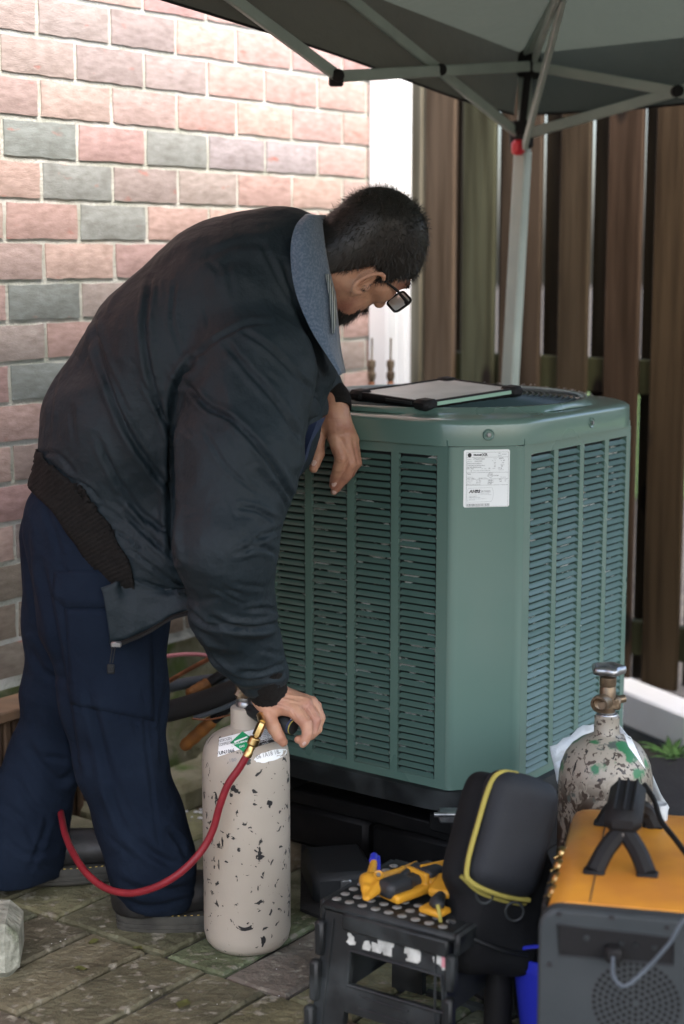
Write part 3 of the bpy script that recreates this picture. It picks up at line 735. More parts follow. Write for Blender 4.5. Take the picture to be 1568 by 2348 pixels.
# hex screws with dimples on the cap skirt
def screw(c, out, par):
    m1 = MB(); m1.lathe([(.0105, .0004), (.0095, .0016), (.0082, .0006), (.0062, .0002), (.006, .0016), (0, .0016)], c, out, 24); d_ = m1.build('dimple', M['ac'], par)
    m2 = MB(); m2.lathe([(.0043, .001), (.0043, .0035), (.0036, .0045), (0, .0045)], c, out, 6); m2.build('screw', M['steel'], par, sharp=20)
o_ = -nrm(U + N); screw((BL + BR) / 2 + o_ * .0092 + Z3 * (ZC + .020) + nrm(U - N) * .001, o_, ac)
screw(BR + U * .235 - N * .0085 + Z3 * (ZC + .021), -N, ac)
screw(BL + N * .25 - U * .0085 + Z3 * (ZC + .021), -U, ac)
mb = MB()
r = random.Random(2)
for i in range(110):                                   # rain drops on the cap
    a = r.uniform(-.35, .95); q = r.uniform(.27, .33); p = AC_C + q * (U * math.cos(a) + N * math.sin(a) * -1) + Z3 * (ZC + .053 + .012 * max(0, (.31 - q) / .04))
    s_ = r.uniform(.0008, .0022); mb.lathe([(s_, 0), (s_ * .7, s_ * .5), (0, s_ * .7)], p, seg=7)
mb.build('water_drops', M['steel'], ac, kind='stuff')
# base pan (black) and stand
mb = MB(); mb.grid([octo_smooth(.004, ZB - .001, 96), octo_smooth(.012, ZB - .003, 96), octo_smooth(.012, ZB - .040, 96), octo_smooth(-.06, ZB - .046, 96)][::1], closed=True); mb.grid([octo_smooth(.004, ZB - .001, 96), octo_smooth(-.09, ZB - .001, 96)], closed=True); mb.build('base_pan', M['blackplastic'], ac, sharp=40)
# rating label
d = nrm(U - N); out = -nrm(U + N)
lab0 = BL + d * .0275 + out * .0026 + Z3 * 0; zt = .8525; wL, hL = .0845, .104
mp_ = plane_map(lab0 + Z3 * (zt - hL), d, Z3, out)
mb = MB(); c_ = .0025
poly = [(c_, 0), (wL - c_, 0), (wL, c_), (wL, hL - c_), (wL - c_, hL), (c_, hL), (0, hL - c_), (0, c_)]
mb.add([mp_(x, y) for x, y in poly], [tuple(range(8))]); rl = mb.build('rating_label', M['paper'], ac, smooth=False, label='white rating label with black print')
ink = MB(); gi = MB(); kx, ky = wL / 1215., hL / 1560.
def LX(x): return (x - 205) * kx
def LY(y): return (1690 - y) * ky
def T(s, x, y, h, b=0., sh=0., m=ink, xs=1.): text_mb(m, s, h * ky * 1.36, lambda a, q, z: mp_(LX(x) + a, LY(y) + q, .0003), xs=xs, bold=b, shear=sh)
for y in (200, 335, 748, 925, 1090, 1672): line(ink, mp_, LX(275), LY(y), LX(1390), LY(y), .0003, .0003)
for x in (280, 1385): line(ink, mp_, LX(x), LY(200), LX(x), LY(1672), .0003, .0003)
ink.add([mp_(LX(358) + .0036 * math.cos(t), LY(272) + .0039 * math.sin(t), .0003) for t in np.linspace(0, 2 * math.pi, 21)[:-1]], [tuple(range(20))])
T('TRANE', 450, 290, 42, .0003, .3, xs=1.25); T('XR', 685, 305, 85, .0002); T('MFR', 1110, 250, 30, m=gi, xs=.9); T('DATE', 1105, 308, 30, m=gi, xs=.9); T('3/2023', 1215, 280, 36, m=gi, xs=.9)
for (s_, x, y, h) in [('MOD. NO.', 298, 400, 24), ('4TTR4024N1000AA', 458, 395, 34), ('VOLTS', 990, 390, 24), ('208/230', 1130, 388, 36), ('SERIAL NO.', 298, 458, 24), ('231021W83F', 495, 455, 34), ('PH', 950, 445, 22), ('1', 1020, 445, 34), ('HZ', 1180, 443, 22), ('60', 1245, 443, 36),
                    ('MINIMUM CIRCUIT AMPACITY', 295, 515, 27), ('18.0', 995, 508, 34), ('AMPS', 1210, 502, 24), ('OVERCURRENT PROTECTIVE DEVICE', 295, 570, 27), ('USA', 1000, 560, 24), ('CANADA', 1170, 556, 24), ('MAX FUSE / BREAKER (HACR)', 295, 615, 27), ('30', 1000, 605, 34), ('30', 1190, 600, 34),
                    ('HFC - 410A', 290, 655, 34), ('6', 680, 655, 34), ('LBS', 750, 655, 24), ('08', 860, 652, 34), ('OZ OR', 960, 650, 24), ('2.95 kg', 1112, 648, 34), ('8', 395, 712, 32), ('SC (TXV) OR SEE SH CHART IN LITERATURE', 450, 706, 22), ('SCCR 5kA rms', 1125, 692, 22),
                    ('TRANE', 295, 798, 30), ('Trane U.S. Inc.', 298, 875, 24), ('TYLER, TX 75707', 290, 915, 26), ('ASSEMBLED IN USA', 598, 910, 24), ('C', 822, 850, 30), ('US LISTED', 988, 848, 30), ('OUTDOOR USE', 1175, 892, 20), ('UL', 885, 835, 48),
                    ('COMPR. MOT.', 288, 985, 24), ('14.1  RLA', 540, 985, 30), ('208/230  1', 848, 980, 36), ('72.2', 1145, 962, 34), ('LRA', 1290, 968, 24), ('O.D. MOT.', 288, 1032, 24), ('0.64  FLA', 535, 1032, 30), ('200/230  1', 848, 1030, 36), ('1/8', 1155, 1012, 32), ('HP', 1290, 1005, 22), ('DESIGN PSI - HIGH 480 LOW 480', 285, 1075, 24), ('F.C. BPT', 835, 1070, 30)]:
    T(s_, x, y, h, m=gi if h < 26 else ink, xs=.8 if len(s_) > 3 else 1)
for k in range(24):
    a, b = 2 * math.pi * k / 24, 2 * math.pi * (k + 1) / 24; rr = .0039
    ink.add([mp_(LX(912) + q * math.cos(w), LY(822) + q * math.sin(w), .0003) for q, w in ((rr, a), (rr, b), (rr + .0004, b), (rr + .0004, a))], [(0, 1, 2, 3)])
T('AHRI', 358, 1292, 75, .0005, .15, xs=1.25); rect(ink, mp_, 0, 0, 0, 0)
pp = MB(); line(pp, mp_, LX(350), LY(1268), LX(600), LY(1268), .0006, .0005); pp.build('print_gap', M['paper'], rl, smooth=False)
T('CERTIFIED', 622, 1290, 58, m=gi, xs=.85); T('www.ahridirectory.org', 615, 1330, 22, m=gi)
T('Unitary Small AC', 345, 1400, 24, m=gi); T('AHRI Standard 210/240', 345, 1430, 24, m=gi); T('Certification applies only when the complete system', 345, 1468, 17, m=gi); T('is listed with AHRI', 345, 1495, 17, m=gi)
line(gi, mp_, LX(345), LY(1350), LX(945), LY(1350), .0002, .0003)
cp_ = [(335, 1170), (960, 1158), (985, 1230), (998, 1330), (985, 1450), (945, 1538), (330, 1552), (305, 1450), (298, 1330), (310, 1230), (335, 1170)]
for (x0, y0), (x1, y1) in zip(cp_[:-1], cp_[1:]):
    a = np.array([LX(x0), LY(y0)]); b = np.array([LX(x1), LY(y1)]); n_ = np.array([-(b - a)[1], (b - a)[0]]); n_ = n_ / np.linalg.norm(n_) * .00013
    gi.add([mp_(*q, .0003) for q in (a - n_, b - n_, b + n_, a + n_)], [(0, 1, 2, 3)])
r = random.Random(8); x = 300
while x < 890:
    w = r.choice([5, 8, 12]); rect(gi, mp_, LX(x), LY(1662), LX(x + w), LY(1590), .0003); x += w + r.choice([6, 9, 12])
ink.build('print', M['ink'], rl, smooth=False); gi.build('fine_print', M['grayink'], rl, smooth=False)

# stand for the condenser
st = thing('condenser_stand', 'low black metal stand carrying the green condenser', 'stand', (AC_C[0], AC_C[1], 0))
for s_ in (-1, 1):
    mb = MB(); mb.box(AC_C + N * s_ * .20 + Z3 * (ZB - .066), (.62, .05, .035), ax=[U, N, Z3], bev=.003); mb.build('beam', M['blackmetal'], st)
    mb = MB(); mb.box(AC_C + U * s_ * .24 + Z3 * (ZB - .101), (.05, .60, .03), ax=[U, N, Z3], bev=.003); mb.build('cross_beam', M['blackmetal'], st)
    mb = MB(); mb.box(AC_C + N * s_ * .13 + Z3 * .0585, (.52, .25, .085), ax=[U, N, Z3], bev=.01); mb.build('dark_filler', M['blackmetal'], st)  # solid black block added to deepen the dark under the unit
mb = MB(); q0 = P(1040, 1868, 2.80); mb.tube([q0 - np.array([.035, 0, 0]), q0 + np.array([.035, -.0, 0])], .0045, 10); mb.box(q0 + np.array([.0, .03, -.012]), (.05, .05, .014), bev=.003)
mb.build('levelling_bolt', M['steel'], st)

# ================================================================ TABLET on the grille
zt_ = ZT + .014
cs = [G(817, 899, ZT + .016), G(1043, 868, ZT + .030), G(1178, 897, ZT + .016), G(959, 933, ZT + .005)]   # left, back, right, front
c0 = sum(cs) / 4; e1 = nrm((cs[2] - cs[3]) + (cs[1] - cs[0])); e2 = nrm(np.cross(np.cross(e1, cs[0] - cs[3]), e1))
w1 = (np.linalg.norm(cs[2] - cs[3]) + np.linalg.norm(cs[1] - cs[0])) / 2; w2 = (np.linalg.norm(cs[0] - cs[3]) + np.linalg.norm(cs[1] - cs[2])) / 2; w1 *= .97; w2 *= 1.0
e3 = nrm(np.cross(e1, e2)); e3 = e3 if e3[2] > 0 else -e3
tab = thing('tablet', 'tablet computer in a black rugged case lying on the condenser top', 'tablet', tuple(c0 - e3 * .01))
def rrect(w, h, r_, n=5):
    o = []
    for (sx, sy, a0) in ((1, 1, 0), (-1, 1, 90), (-1, -1, 180), (1, -1, 270)):
        for k in range(n + 1):
            a = R(a0 + 90 * k / n); o.append((sx * (w / 2 - r_) + r_ * math.cos(a), sy * (h / 2 - r_) + r_ * math.sin(a)))
    return o
mb = MB(); c0b = c0
def ring(w, h, r_, z): return [c0b + e1 * x + e2 * y + e3 * z for x, y in rrect(w, h, r_)]
mb.grid([ring(w1 - .012, w2 - .012, .010, -.012), ring(w1, w2, .016, -.008), ring(w1 + .003, w2 + .003, .017, .0), ring(w1, w2, .016, .005), ring(w1 - .010, w2 - .010, .012, .0055), ring(w1 - .016, w2 - .016, .010, .0025)], closed=True)
q = ring(w1 - .012, w2 - .012, .010, -.012); mb.add(q, [tuple(range(len(q)))[::-1]]); mb.build('case', M['rubber'], tab, sharp=50)
mb = MB(); q = ring(w1 - .015, w2 - .015, .010, .003); mb.add(q, [tuple(range(len(q)))]); mb.build('screen', M['screen'], tab, smooth=False)
# corner bumpers + pale strip on the near long edge + port cover
for sx in (-1, 1):
    for sy in (-1, 1):
        mb = MB(); mb.box(c0 + e1 * sx * (w1 / 2 - .012) + e2 * sy * (w2 / 2 - .012) - e3 * .002, (.036, .036, .020), ax=[e1, e2, e3], bev=.006)
        mb.build('bumper', M['rubber'], tab)
near = -1 if np.dot(e2, cs[3] - c0) < 0 else 1
mb = MB(); mb.box(c0 + e2 * near * (w2 / 2 + .0015) + e1 * .0 - e3 * .001, (w1 * .78, .0025, .0065), ax=[e1, e2, e3]); mb.build('edge_strip', M['mint'], tab, smooth=False)
mb = MB(); mb.box(c0 - e1 * (w1 / 2 + .0012) + e2 * near * .03 - e3 * .001, (.003, .07, .006), ax=[e1, e2, e3], bev=.001); mb.build('port_cover', M['blackplastic'], tab)

# brass service fittings behind the unit
for i, (x, D) in enumerate(((852, 3.95), (895, 3.95))):
    b0 = P(x, 875, D); t = thing('service_fitting', ('left' if i == 0 else 'right') + 'hand brass fitting on a thin rod, behind the condenser before the white downspout', 'brass fitting', (b0[0], b0[1], 0), 'brass fittings behind the condenser')
    mb = MB(); mb.lathe([(.006, .0), (.010, .01), (.010, .022), (.0075, .024), (.0075, .034), (.0095, .036), (.0095, .05), (.004, .053), (0, .053)], b0, seg=8); mb.build('body', M['oldbrass'], t, sharp=25)
    mb = MB(); mb.tube([P(x, 848, D), P(x + 1, 775, D)], .0026, 6); mb.build('stem', M['green'] if False else M['oldbrass'], t)
    mb = MB(); mb.tube([b0, b0 * np.array([1, 1, 0]) + Z3 * .3, b0 * np.array([1, 1, 0])], .008, 8); mb.build('pipe', M['copper'], t)

# ================================================================ CANOPY
C0 = np.array([.434, 4.00, 0]); DL, DR = -U, -N
tent = thing('canopy', 'grey green pop up canopy with steel scissor frame and red clip on its corner leg', 'canopy', tuple(C0))
def eL(t, z): return C0 + DL * t + Z3 * (z + .095 * t)
def eR(t, z): return C0 + DR * t + Z3 * (z + .02 * t)
ZE = 1.665; KP = C0 + (DL + DR) * 1.5 + Z3 * 2.40
def cloth(e, name, far):
    mb = MB(); rows = []; n = 36
    E0 = e(0, ZE); E1 = e(3.0, ZE)
    for i in range(n + 1):
        t = i / n; a = E0 + (E1 - E0) * t; row = []
        for j in range(17):
            s_ = j / 16; p = a + (KP - a) * s_
            rp = .010 * math.sin(26 * t + 5 * s_) * (1 - s_) * s_ * 4 * .6 + .008 * math.sin(61 * t + 9 * s_ + far) * (1 - s_) * min(1, 5 * s_)
            sag = -.05 * math.sin(math.pi * s_) * math.sin(math.pi * t)
            row.append(p + Z3 * (rp + sag))
        rows.append(row)
    mb.grid(rows)
    # valance
    out = (-DR if e is eL else -DL); rows = []
    for i in range(n * 2 + 1):
        t = 3.0 * i / (2 * n); a = e(t, ZE); rows.append([a, a + out * (.018 + .004 * math.sin(9 * t)) - Z3 * .06, a + out * (.022 + .007 * math.sin(7 * t + 1)) - Z3 * (.135 + .006 * math.sin(5 * t))])
    mb.grid(rows); return mb.build(name, M['tent'], tent, sharp=80)
cloth(eL, 'cloth_panel', 0); cloth(eR, 'cloth_panel', 2)
# the two near panels, so that the roof is whole
def cloth2(A, B):
    mb = MB(); rows = []
    for i in range(17):
        a = A + (B - A) * i / 16; rows.append([a + (KP - a) * j / 8 for j in range(9)])
    mb.grid(rows); mb.build('cloth_panel', M['tent'], tent)
CL, CR = eL(3.0, ZE), eR(3.0, ZE); CN = C0 + (DL + DR) * 3 + Z3 * (ZE + .1)
cloth2(CL, CN); cloth2(CR, CN)
mb = MB()
for e, out in ((eL, -DR), (eR, -DL)): mb.tube([e(t, ZE) + out * (.022 + .007 * math.sin(7 * t + 1)) - Z3 * (.137 + .006 * math.sin(5 * t)) for t in np.linspace(0, 3, 73)], .0028, 5)
mb.build('hem', M['rubber'], tent)
# leg, with slider
def bar(a, b, w=.024, h=.012, name='truss_bar'):
    a = np.asarray(a); b = np.asarray(b); d = nrm(b - a); s_ = nrm(np.cross(d, Z3)); t_ = np.cross(s_, d); m_ = MB()
    m_.box((a + b) / 2, (np.linalg.norm(b - a), h, w), ax=[d, s_, t_], bev=.0025); return m_.build(name, M['tentbar'], tent, sharp=30)
mb = MB(); p1 = P(1199, 345, 4.0); p0 = P(1170, 870, 4.0); low = p0 + (p0 - p1) * ((p0[2] - .02) / (p1[2] - p0[2])); top = p1 + (p1 - p0) * .40
mb.box((p1 + low) / 2, (.034, .034, np.linalg.norm(p1 - low)), ax=[nrm(DL), nrm(DR), nrm(p1 - low)], bev=.004); mb.build('leg', M['tentbar'], tent, sharp=30)
mb = MB(); tz = np.array([p1[0] + .004, p1[1], 1.66]); mb.box((p1 + tz) / 2, (.026, .026, tz[2] - p1[2]), ax=[DL, DR, Z3], bev=.003); mb.build('inner_leg', M['tentbar'], tent, sharp=30)
mb = MB(); mb.box(low, (.08, .08, .012), ax=[DL, DR, Z3], bev=.003); mb.build('foot_plate', M['tentbar'], tent)
mb = MB(); mb.box(P(1196, 318, 3.985), (.046, .046, .045), ax=[DL, DR, Z3], bev=.006); mb.box(P(1192, 292, 3.97), (.03, .04, .03), ax=[DL, DR, Z3], bev=.004); mb.build('slider', M['rubber'], tent)
mb = MB(); mb.box(P(1188, 338, 3.955), (.028, .030, .036), ax=[DL, DR, Z3], bev=.008); mb.build('red_clip', M['red'], tent)
mb = MB(); mb.box(P(1216, 140, 3.99), (.05, .05, .075), ax=[DL, DR, Z3], bev=.006); mb.tube([P(1210, 170, 3.98), P(1196, 300, 3.98)], .010, 6); mb.build('top_bracket', M['rubber'], tent)
J1 = P(775, 175, 3.41); J2 = P(792, -12, 3.44); TP = P(1212, 152, 3.965); SL = P(1183, 303, 3.975)
bar(J1, TP); bar(SL, J2); J3 = eL(1.43, 1.655 ); bar(J1 + WN * .0, J3); J4 = eL(1.43, 1.60); bar(J2, J4)
TP2 = P(1222, 152, 3.965); X2 = P(1550, 210, 3.763); far2 = eR(.78, 1.49); top2 = eR(.78, 1.66); SL2 = P(1215, 305, 3.975)
bar(TP2, X2 + (X2 - TP2) * .95); bar(SL2, X2 + (X2 - SL2) * .95)
bar(P(1203, 335, 3.94), P(1292, -8, 3.42)); bar(P(1226, 135, 3.93), P(1284, -25, 3.35), .02, .012)
RB = C0 + Z3 * 1.66; bar(RB, KP, .02, .02, 'ridge_pole')
for i, q in enumerate((J1, P(1010, 162, 3.70), X2)):
    mb = MB(); mb.lathe([(.013, -.012), (.013, .010), (.007, .013), (0, .013)], q - np.array([0, .012, 0]), (0, -1, 0), 12)
    if i == 0: mb.box(q + np.array([-.004, 0, -.004]), (.030, .02, .032), bev=.004)
    mb.build('joint', M['rubber'], tent)
# the other legs, outside the picture
for q in (CL, CR, CN):
    mb = MB(); mb.box((q[0], q[1], q[2] / 2), (.034, .034, q[2]), ax=[DL, DR, Z3], bev=.004); mb.build('leg', M['tentbar'], tent)
# ================================================================ PERSON
man = thing('person', 'bearded man with glasses in dark jacket and navy trousers bending over the condenser', 'person', (-.40, 2.86, 0))
LAT = nrm([.34, -.94, 0])                            # towards his right-hand side (camera side)
def pr(D): return D / 3797.0                          # metres per photo pixel at distance D
# ---- jacket torso
def C(x, y, r, D): return (P(x, y, D), r * pr(D))
TOR = [C(240, 1165, 174, 2.86), C(302, 990, 200, 2.86), C(408, 822, 203, 2.85), C(530, 694, 188, 2.84), C(614, 628, 144, 2.84), C(672, 575, 92, 2.84)]
FRN = [C(348, 1262, 145, 2.795), C(440, 1120, 190, 2.88), C(560, 960, 170, 2.88), C(650, 820, 118, 2.88), C(705, 690, 66, 2.86)]
ARM = [C(575, 850, 150, 2.70), C(548, 1050, 143, 2.62), C(517, 1255, 115, 2.55), C(533, 1398, 97, 2.59), C(566, 1485, 84, 2.63), C(600, 1545, 62, 2.655)]
FAR = [C(640, 760, 110, 3.02), C(700, 860, 74, 3.03), C(752, 905, 46, 3.02)]
def chain(p, L_, k, lat=None, q=1.0):
    d = None
    for (a, ra), (b, rb) in zip(L_[:-1], L_[1:]):
        e = sd_cone(p, a, b, ra, rb, lat, q); d = e if d is None else smin(d, e, k)
    return d
def folds(p, s, amp, st=(1, 1, 1), off=0):
    q = p * np.array(st, np.float32) * s + off
    w = vnoise(q * .5 + 7) * 1.2; n = vnoise(q + w[..., None]); return amp * (1 - np.abs(n) * 2.2)
def f_torso(p):
    d = smin(chain(p, TOR, .03, LAT, 1.22), chain(p, FRN, .03, LAT, 1.15), .05)
    d = smin(d, chain(p, FAR, .02), .04)
    return d - folds(p, 9., .0035)
def f_arm(p):
    return chain(p, ARM, .02) - folds(p, 12., .0035, (1, 1, 1.6), 5)
def f_jacket(p): return smin(f_torso(p), f_arm(p), .022)
Vj, Qj = surfnet(f_jacket, (-.66, 2.44, .40), (.09, 3.22, 1.36), .0050)
Vj = relax(Vj, Qj, 2)
crs = [([(395, 1280), (392, 1150), (395, 1000), (405, 890), (440, 830)], 9, .008), ([(440, 830), (480, 790), (560, 745), (620, 740)], 6, .0025),
       ([(230, 640), (215, 760), (255, 900), (300, 1000), (355, 1080), (395, 1130)], 8, .005), ([(205, 700), (240, 820), (300, 960)], 6, .003),
       ([(345, 640), (330, 750), (345, 860), (375, 960), (395, 1010)], 7, .004), ([(400, 650), (395, 740), (420, 820)], 5, .002), ([(330, 880), (360, 930), (395, 990)], 5, .004),
       ([(230, 1020), (270, 1100), (330, 1180), (395, 1230)], 7, .004), ([(290, 1180), (350, 1240), (410, 1290)], 6, .004), ([(270, 1130), (320, 1180), (360, 1250)], 5, .003),
       ([(300, 1260), (350, 1300), (420, 1350)], 5, .003), ([(320, 1330), (370, 1350), (430, 1370)], 5, .0025), ([(80, 1040), (130, 1040), (170, 1080)], 5, .0025), ([(110, 1060), (170, 1110), (200, 1160)], 5, .003),
       ([(150, 1090), (205, 1120), (240, 1160)], 4, .003), ([(200, 1150), (250, 1170), (290, 1200)], 4, .003), ([(240, 1210), (290, 1230), (330, 1270)], 4, .003),
       ([(430, 880), (470, 930), (540, 970), (620, 1060), (670, 1150)], 7, .0045), ([(520, 790), (570, 850), (640, 930), (690, 1010)], 7, .0035), ([(560, 760), (620, 800), (680, 860), (720, 900)], 6, .003), ([(470, 990), (520, 1070), (590, 1130)], 5, .002),
       ([(590, 1080), (640, 1130), (660, 1170)], 5, .003), ([(632, 1195), (590, 1170), (550, 1165)], 6, .004), ([(640, 1215), (600, 1230), (560, 1262)], 6, .003), ([(640, 1275), (600, 1255), (540, 1268)], 6, .0035),
       ([(425, 1390), (470, 1430), (530, 1440)], 6, .004), ([(648, 1425), (600, 1440), (540, 1437), (490, 1420)], 7, .006), ([(650, 1405), (610, 1395), (560, 1400)], 5, .0035), ([(455, 1470), (500, 1530), (560, 1560), (640, 1548)], 6, .004),
       ([(655, 1520), (600, 1540), (550, 1540)], 5, .003), ([(650, 600), (680, 700), (720, 800), (745, 870)], 8, .003), ([(600, 560), (640, 640), (670, 700)], 6, .002), ([(450, 600), (540, 560), (630, 560)], 10, .0015), ([(150, 800), (120, 900), (110, 980)], 7, .002), ([(290, 600), (240, 700), (180, 860)], 7, .002)]
crs = [(a, b * .85, c * 1.7) for a, b, c in crs]
rc = random.Random(31)
for _ in range(46):                                    # small tension folds in the nylon
    x, y = rc.uniform(110, 690), rc.uniform(560, 1500)
    if y > 1250 and x < 400: continue
    arm_ = x > 400 and y > 900; a = R(rc.gauss(-12 if y > 1150 else 48, 16) if arm_ else rc.gauss(62, 18)); L_ = rc.uniform(30, 85)
    crs.append(([(x, y), (x + L_ * .5 * math.cos(a) + rc.uniform(-6, 6), y + L_ * .5 * math.sin(a)), (x + L_ * math.cos(a), y + L_ * math.sin(a) + rc.uniform(-6, 6))], rc.uniform(3.5, 5.5), rc.uniform(.0012, .0030)))
Vj = creases(Vj, Qj, crs); Nj = vnormals(Vj, Qj); Vj = Vj + Nj * (vnoise(Vj * 60)[:, None] * .0006)
px, py = project(Vj)
def rs_(L_, n): L_ = np.asarray(L_); s = np.r_[0, np.cumsum(np.hypot(*np.diff(L_, axis=0).T))]; t = np.linspace(0, s[-1], n); return np.stack([np.interp(t, s, L_[:, 0]), np.interp(t, s, L_[:, 1])], 1)
HEM_IN = [(15, 930), (38, 971), (82, 1031), (137, 1092), (186, 1125), (219, 1169), (252, 1212), (269, 1251), (294, 1289), (311, 1362)]
HEM_OUT = [(20, 1000), (38, 1062), (71, 1119), (121, 1169), (159, 1223), (180, 1250), (214, 1312), (240, 1382)]
PLK = [(238, 1380), (252, 1476), (290, 1462), (390, 1412), (440, 1396), (500, 1400)]
HMID = rs_(spline(HEM_IN, 8), 40) * .6 + rs_(spline(HEM_OUT, 8), 40) * .4
jpoly = [tuple(q) for q in HMID] + [(240, 1384)] + PLK[1:] + [(720, 1700), (900, 1700), (900, 380), (-100, 380), (-100, 930)]
HO, HI = spline(HEM_OUT, 8), spline(HEM_IN, 8)
def rs(L_, n): L_ = np.asarray(L_); s = np.r_[0, np.cumsum(np.hypot(*np.diff(L_, axis=0).T))]; t = np.linspace(0, s[-1], n); return np.stack([np.interp(t, s, L_[:, 0]), np.interp(t, s, L_[:, 1])], 1)
HO, HI = rs(HO, 130), rs(HI, 130)
bpoly = [tuple(q) for q in (HO * .75 + HI * .25)[::-1]] + [tuple(q) for q in HI]
cen = Vj[Qj].mean(1); cx, cy = project(cen); ax_, ay_ = zip(*[(project(a[None])) for a, _ in ARM])
isarm = (polydist(cx, cy, [(548, 1050), (515, 1255), (548, 1395), (588, 1490), (606, 1545)]) < 190) & (cen[:, 1] < 2.72) & (cy > 1200) & (cx > 398 + np.clip((cy - 1390), 0, 200) * .25)
keepj = inpoly(cx, cy, jpoly) | isarm; keepb = inpoly(cx, cy, bpoly) & ~isarm
jacket = link('jacket', npmesh('jacket', Vj, Qj[keepj], M['jacket']), man)
jacket.modifiers.new('s', 'SOLIDIFY').thickness = .004
# ribbed waistband with knit ridges
Nj = vnormals(Vj, Qj)
dHem = polydist(px, py, HEM_IN); along = px * .55 + py * .83
Vb = Vj + Nj * (-.003 + .0011 * np.sin(along / 2.6))[:, None]
band = link('waistband', npmesh('waistband', Vb, Qj[keepb], M['knit']), jacket); band.modifiers.new('s', 'SOLIDIFY').thickness = .005
fr1 = spline([(236, 1382), (275, 1368), (312, 1358), (360, 1365), (435, 1360)], 6); fr2 = spline([(251, 1478), (290, 1464), (340, 1443), (390, 1414), (440, 1396)], 6); rows = []
from mathutils.bvhtree import BVHTree
bvj = BVHTree.FromPolygons([tuple(q) for q in Vj], [tuple(int(k) for k in q) for q in Qj[keepj]])
for i in range(len(fr1)):
    row = []
    for v in np.linspace(-.35, 1, 12):
        x, y = fr1[i] * (1 - v) + fr2[i] * v; d = nrm(ray(x, y)); h = bvj.ray_cast(Vector((0, 0, CAMH)), Vector(d))[0]; D = 2.668 if h is None else min(max(h.y - .004, 2.652), 2.675)
        D = D + .003 * math.sin(x * .09 + 3 * v) * v; row.append(P(x, y, D if v > 0 else (h.y - .002 if h is not None else 2.67)))
    rows.append(row)
rows = [list(q) for q in rows]
for _ in range(3):
    for a in range(len(rows)):
        for b in range(1, 11): rows[a][b] = (rows[a][b - 1] + rows[a][b + 1] + 2 * rows[a][b] + rows[max(0, a - 1)][b] + rows[min(len(rows) - 1, a + 1)][b]) / 6
mb = MB(); mb.grid(rows); o = mb.build('placket', M['jacket'], jacket); o.modifiers.new('s', 'SOLIDIFY').thickness = .004
HO2, HI2 = rs_(spline([(26, 1004)] + HEM_OUT[1:], 8), 150), rs_(spline([(30, 962)] + HEM_IN[1:], 8), 150); nv = 10; rows = []
for j in range(nv):
    v = j / (nv - 1); rows.append([tuple(HO2[i] * (1 - v) + (HI2[i] + np.array([3., -4.]) * 1) * v) for i in range(150)])
rib = drape(Vj, Qj, rows, .0045, M['knit'], 'waistband', jacket, .004)
for i, v_ in enumerate(rib.data.vertices):
    if (i % 150) % 3 == 0: v_.co.y += .0016
# zipper along the front lower edge, slider and pull
zp = spline([P(x, y, 2.664 + .00003 * (x - 252)) for x, y in ((256, 1482), (290, 1470), (340, 1448), (390, 1418), (432, 1405))], 10)
mb = MB(); mb.tube(zp, .004, 6); mb.build('zip_tape', M['knit'], jacket)
mb = MB()
for i in range(0, len(zp) - 1):
    for k in (0, .5):
        c = zp[i] * (1 - k) + zp[i + 1] * k + np.array([0, -.005, -.001]); mb.box(c, (.0016, .003, .004))
mb.build('zip_teeth', M['blackmetal'], jacket, kind='stuff', smooth=False)
mb = MB(); mb.box(P(266, 1478, 2.656), (.018, .006, .010), bev=.002); mb.build('zip_slider', M['steel'], jacket)
mb = MB(); a = P(261, 1484, 2.653); b = P(255, 1520, 2.653)
mb.tube([a + [-.0022, 0, 0], b + [-.0022, 0, 0]], .0010, 5); mb.tube([a + [.0022, 0, 0], b + [.0022, 0, 0]], .0010, 5)
mb.box(P(254, 1534, 2.653), (.0125, .0035, .017), bev=.002)
for i in range(3): mb.box(P(254, 1530 + i * 5, 2.650), (.008, .001, .0015))
mb.build('zip_pull', M['blackplastic'], jacket)
# cuffs
def cuff(pts, rs, name='cuff'):
    pts = np.array(pts); m_ = MB(); n = 26; s = spline(pts, 8); rr = np.interp(np.linspace(0, 1, len(s)), np.linspace(0, 1, len(rs)), rs)
    T = np.gradient(s, axis=0); A = nrm(np.cross(T[0], [0, 0, 1.0])); rows = []
    for i in range(len(s)):
        t_ = nrm(T[i]); A = nrm(A - t_ * np.dot(A, t_)); B = np.cross(t_, A)
        rows.append([s[i] + (rr[i] + .0006 * math.sin(k * math.pi)) * (A * math.cos(2 * math.pi * k / 52) + B * math.sin(2 * math.pi * k / 52)) * (1 + .012 * (k % 2)) for k in range(52)])
    m_.grid(rows, closed=True); o = m_.build(name, M['knit'], jacket, sharp=80); md = o.modifiers.new('s', 'SOLIDIFY'); md.thickness = .004; md.offset = -1; return o
cuff([P(596, 1530, 2.65), P(608, 1568, 2.66), P(622, 1600, 2.67)], [62 * pr(2.65), 56 * pr(2.66), 47 * pr(2.67), 44 * pr(2.67)])
cuff([P(752, 905, 3.02), P(768, 916, 3.005), P(774, 940, 2.99)], [44 * pr(3), 37 * pr(3), 33 * pr(3)])
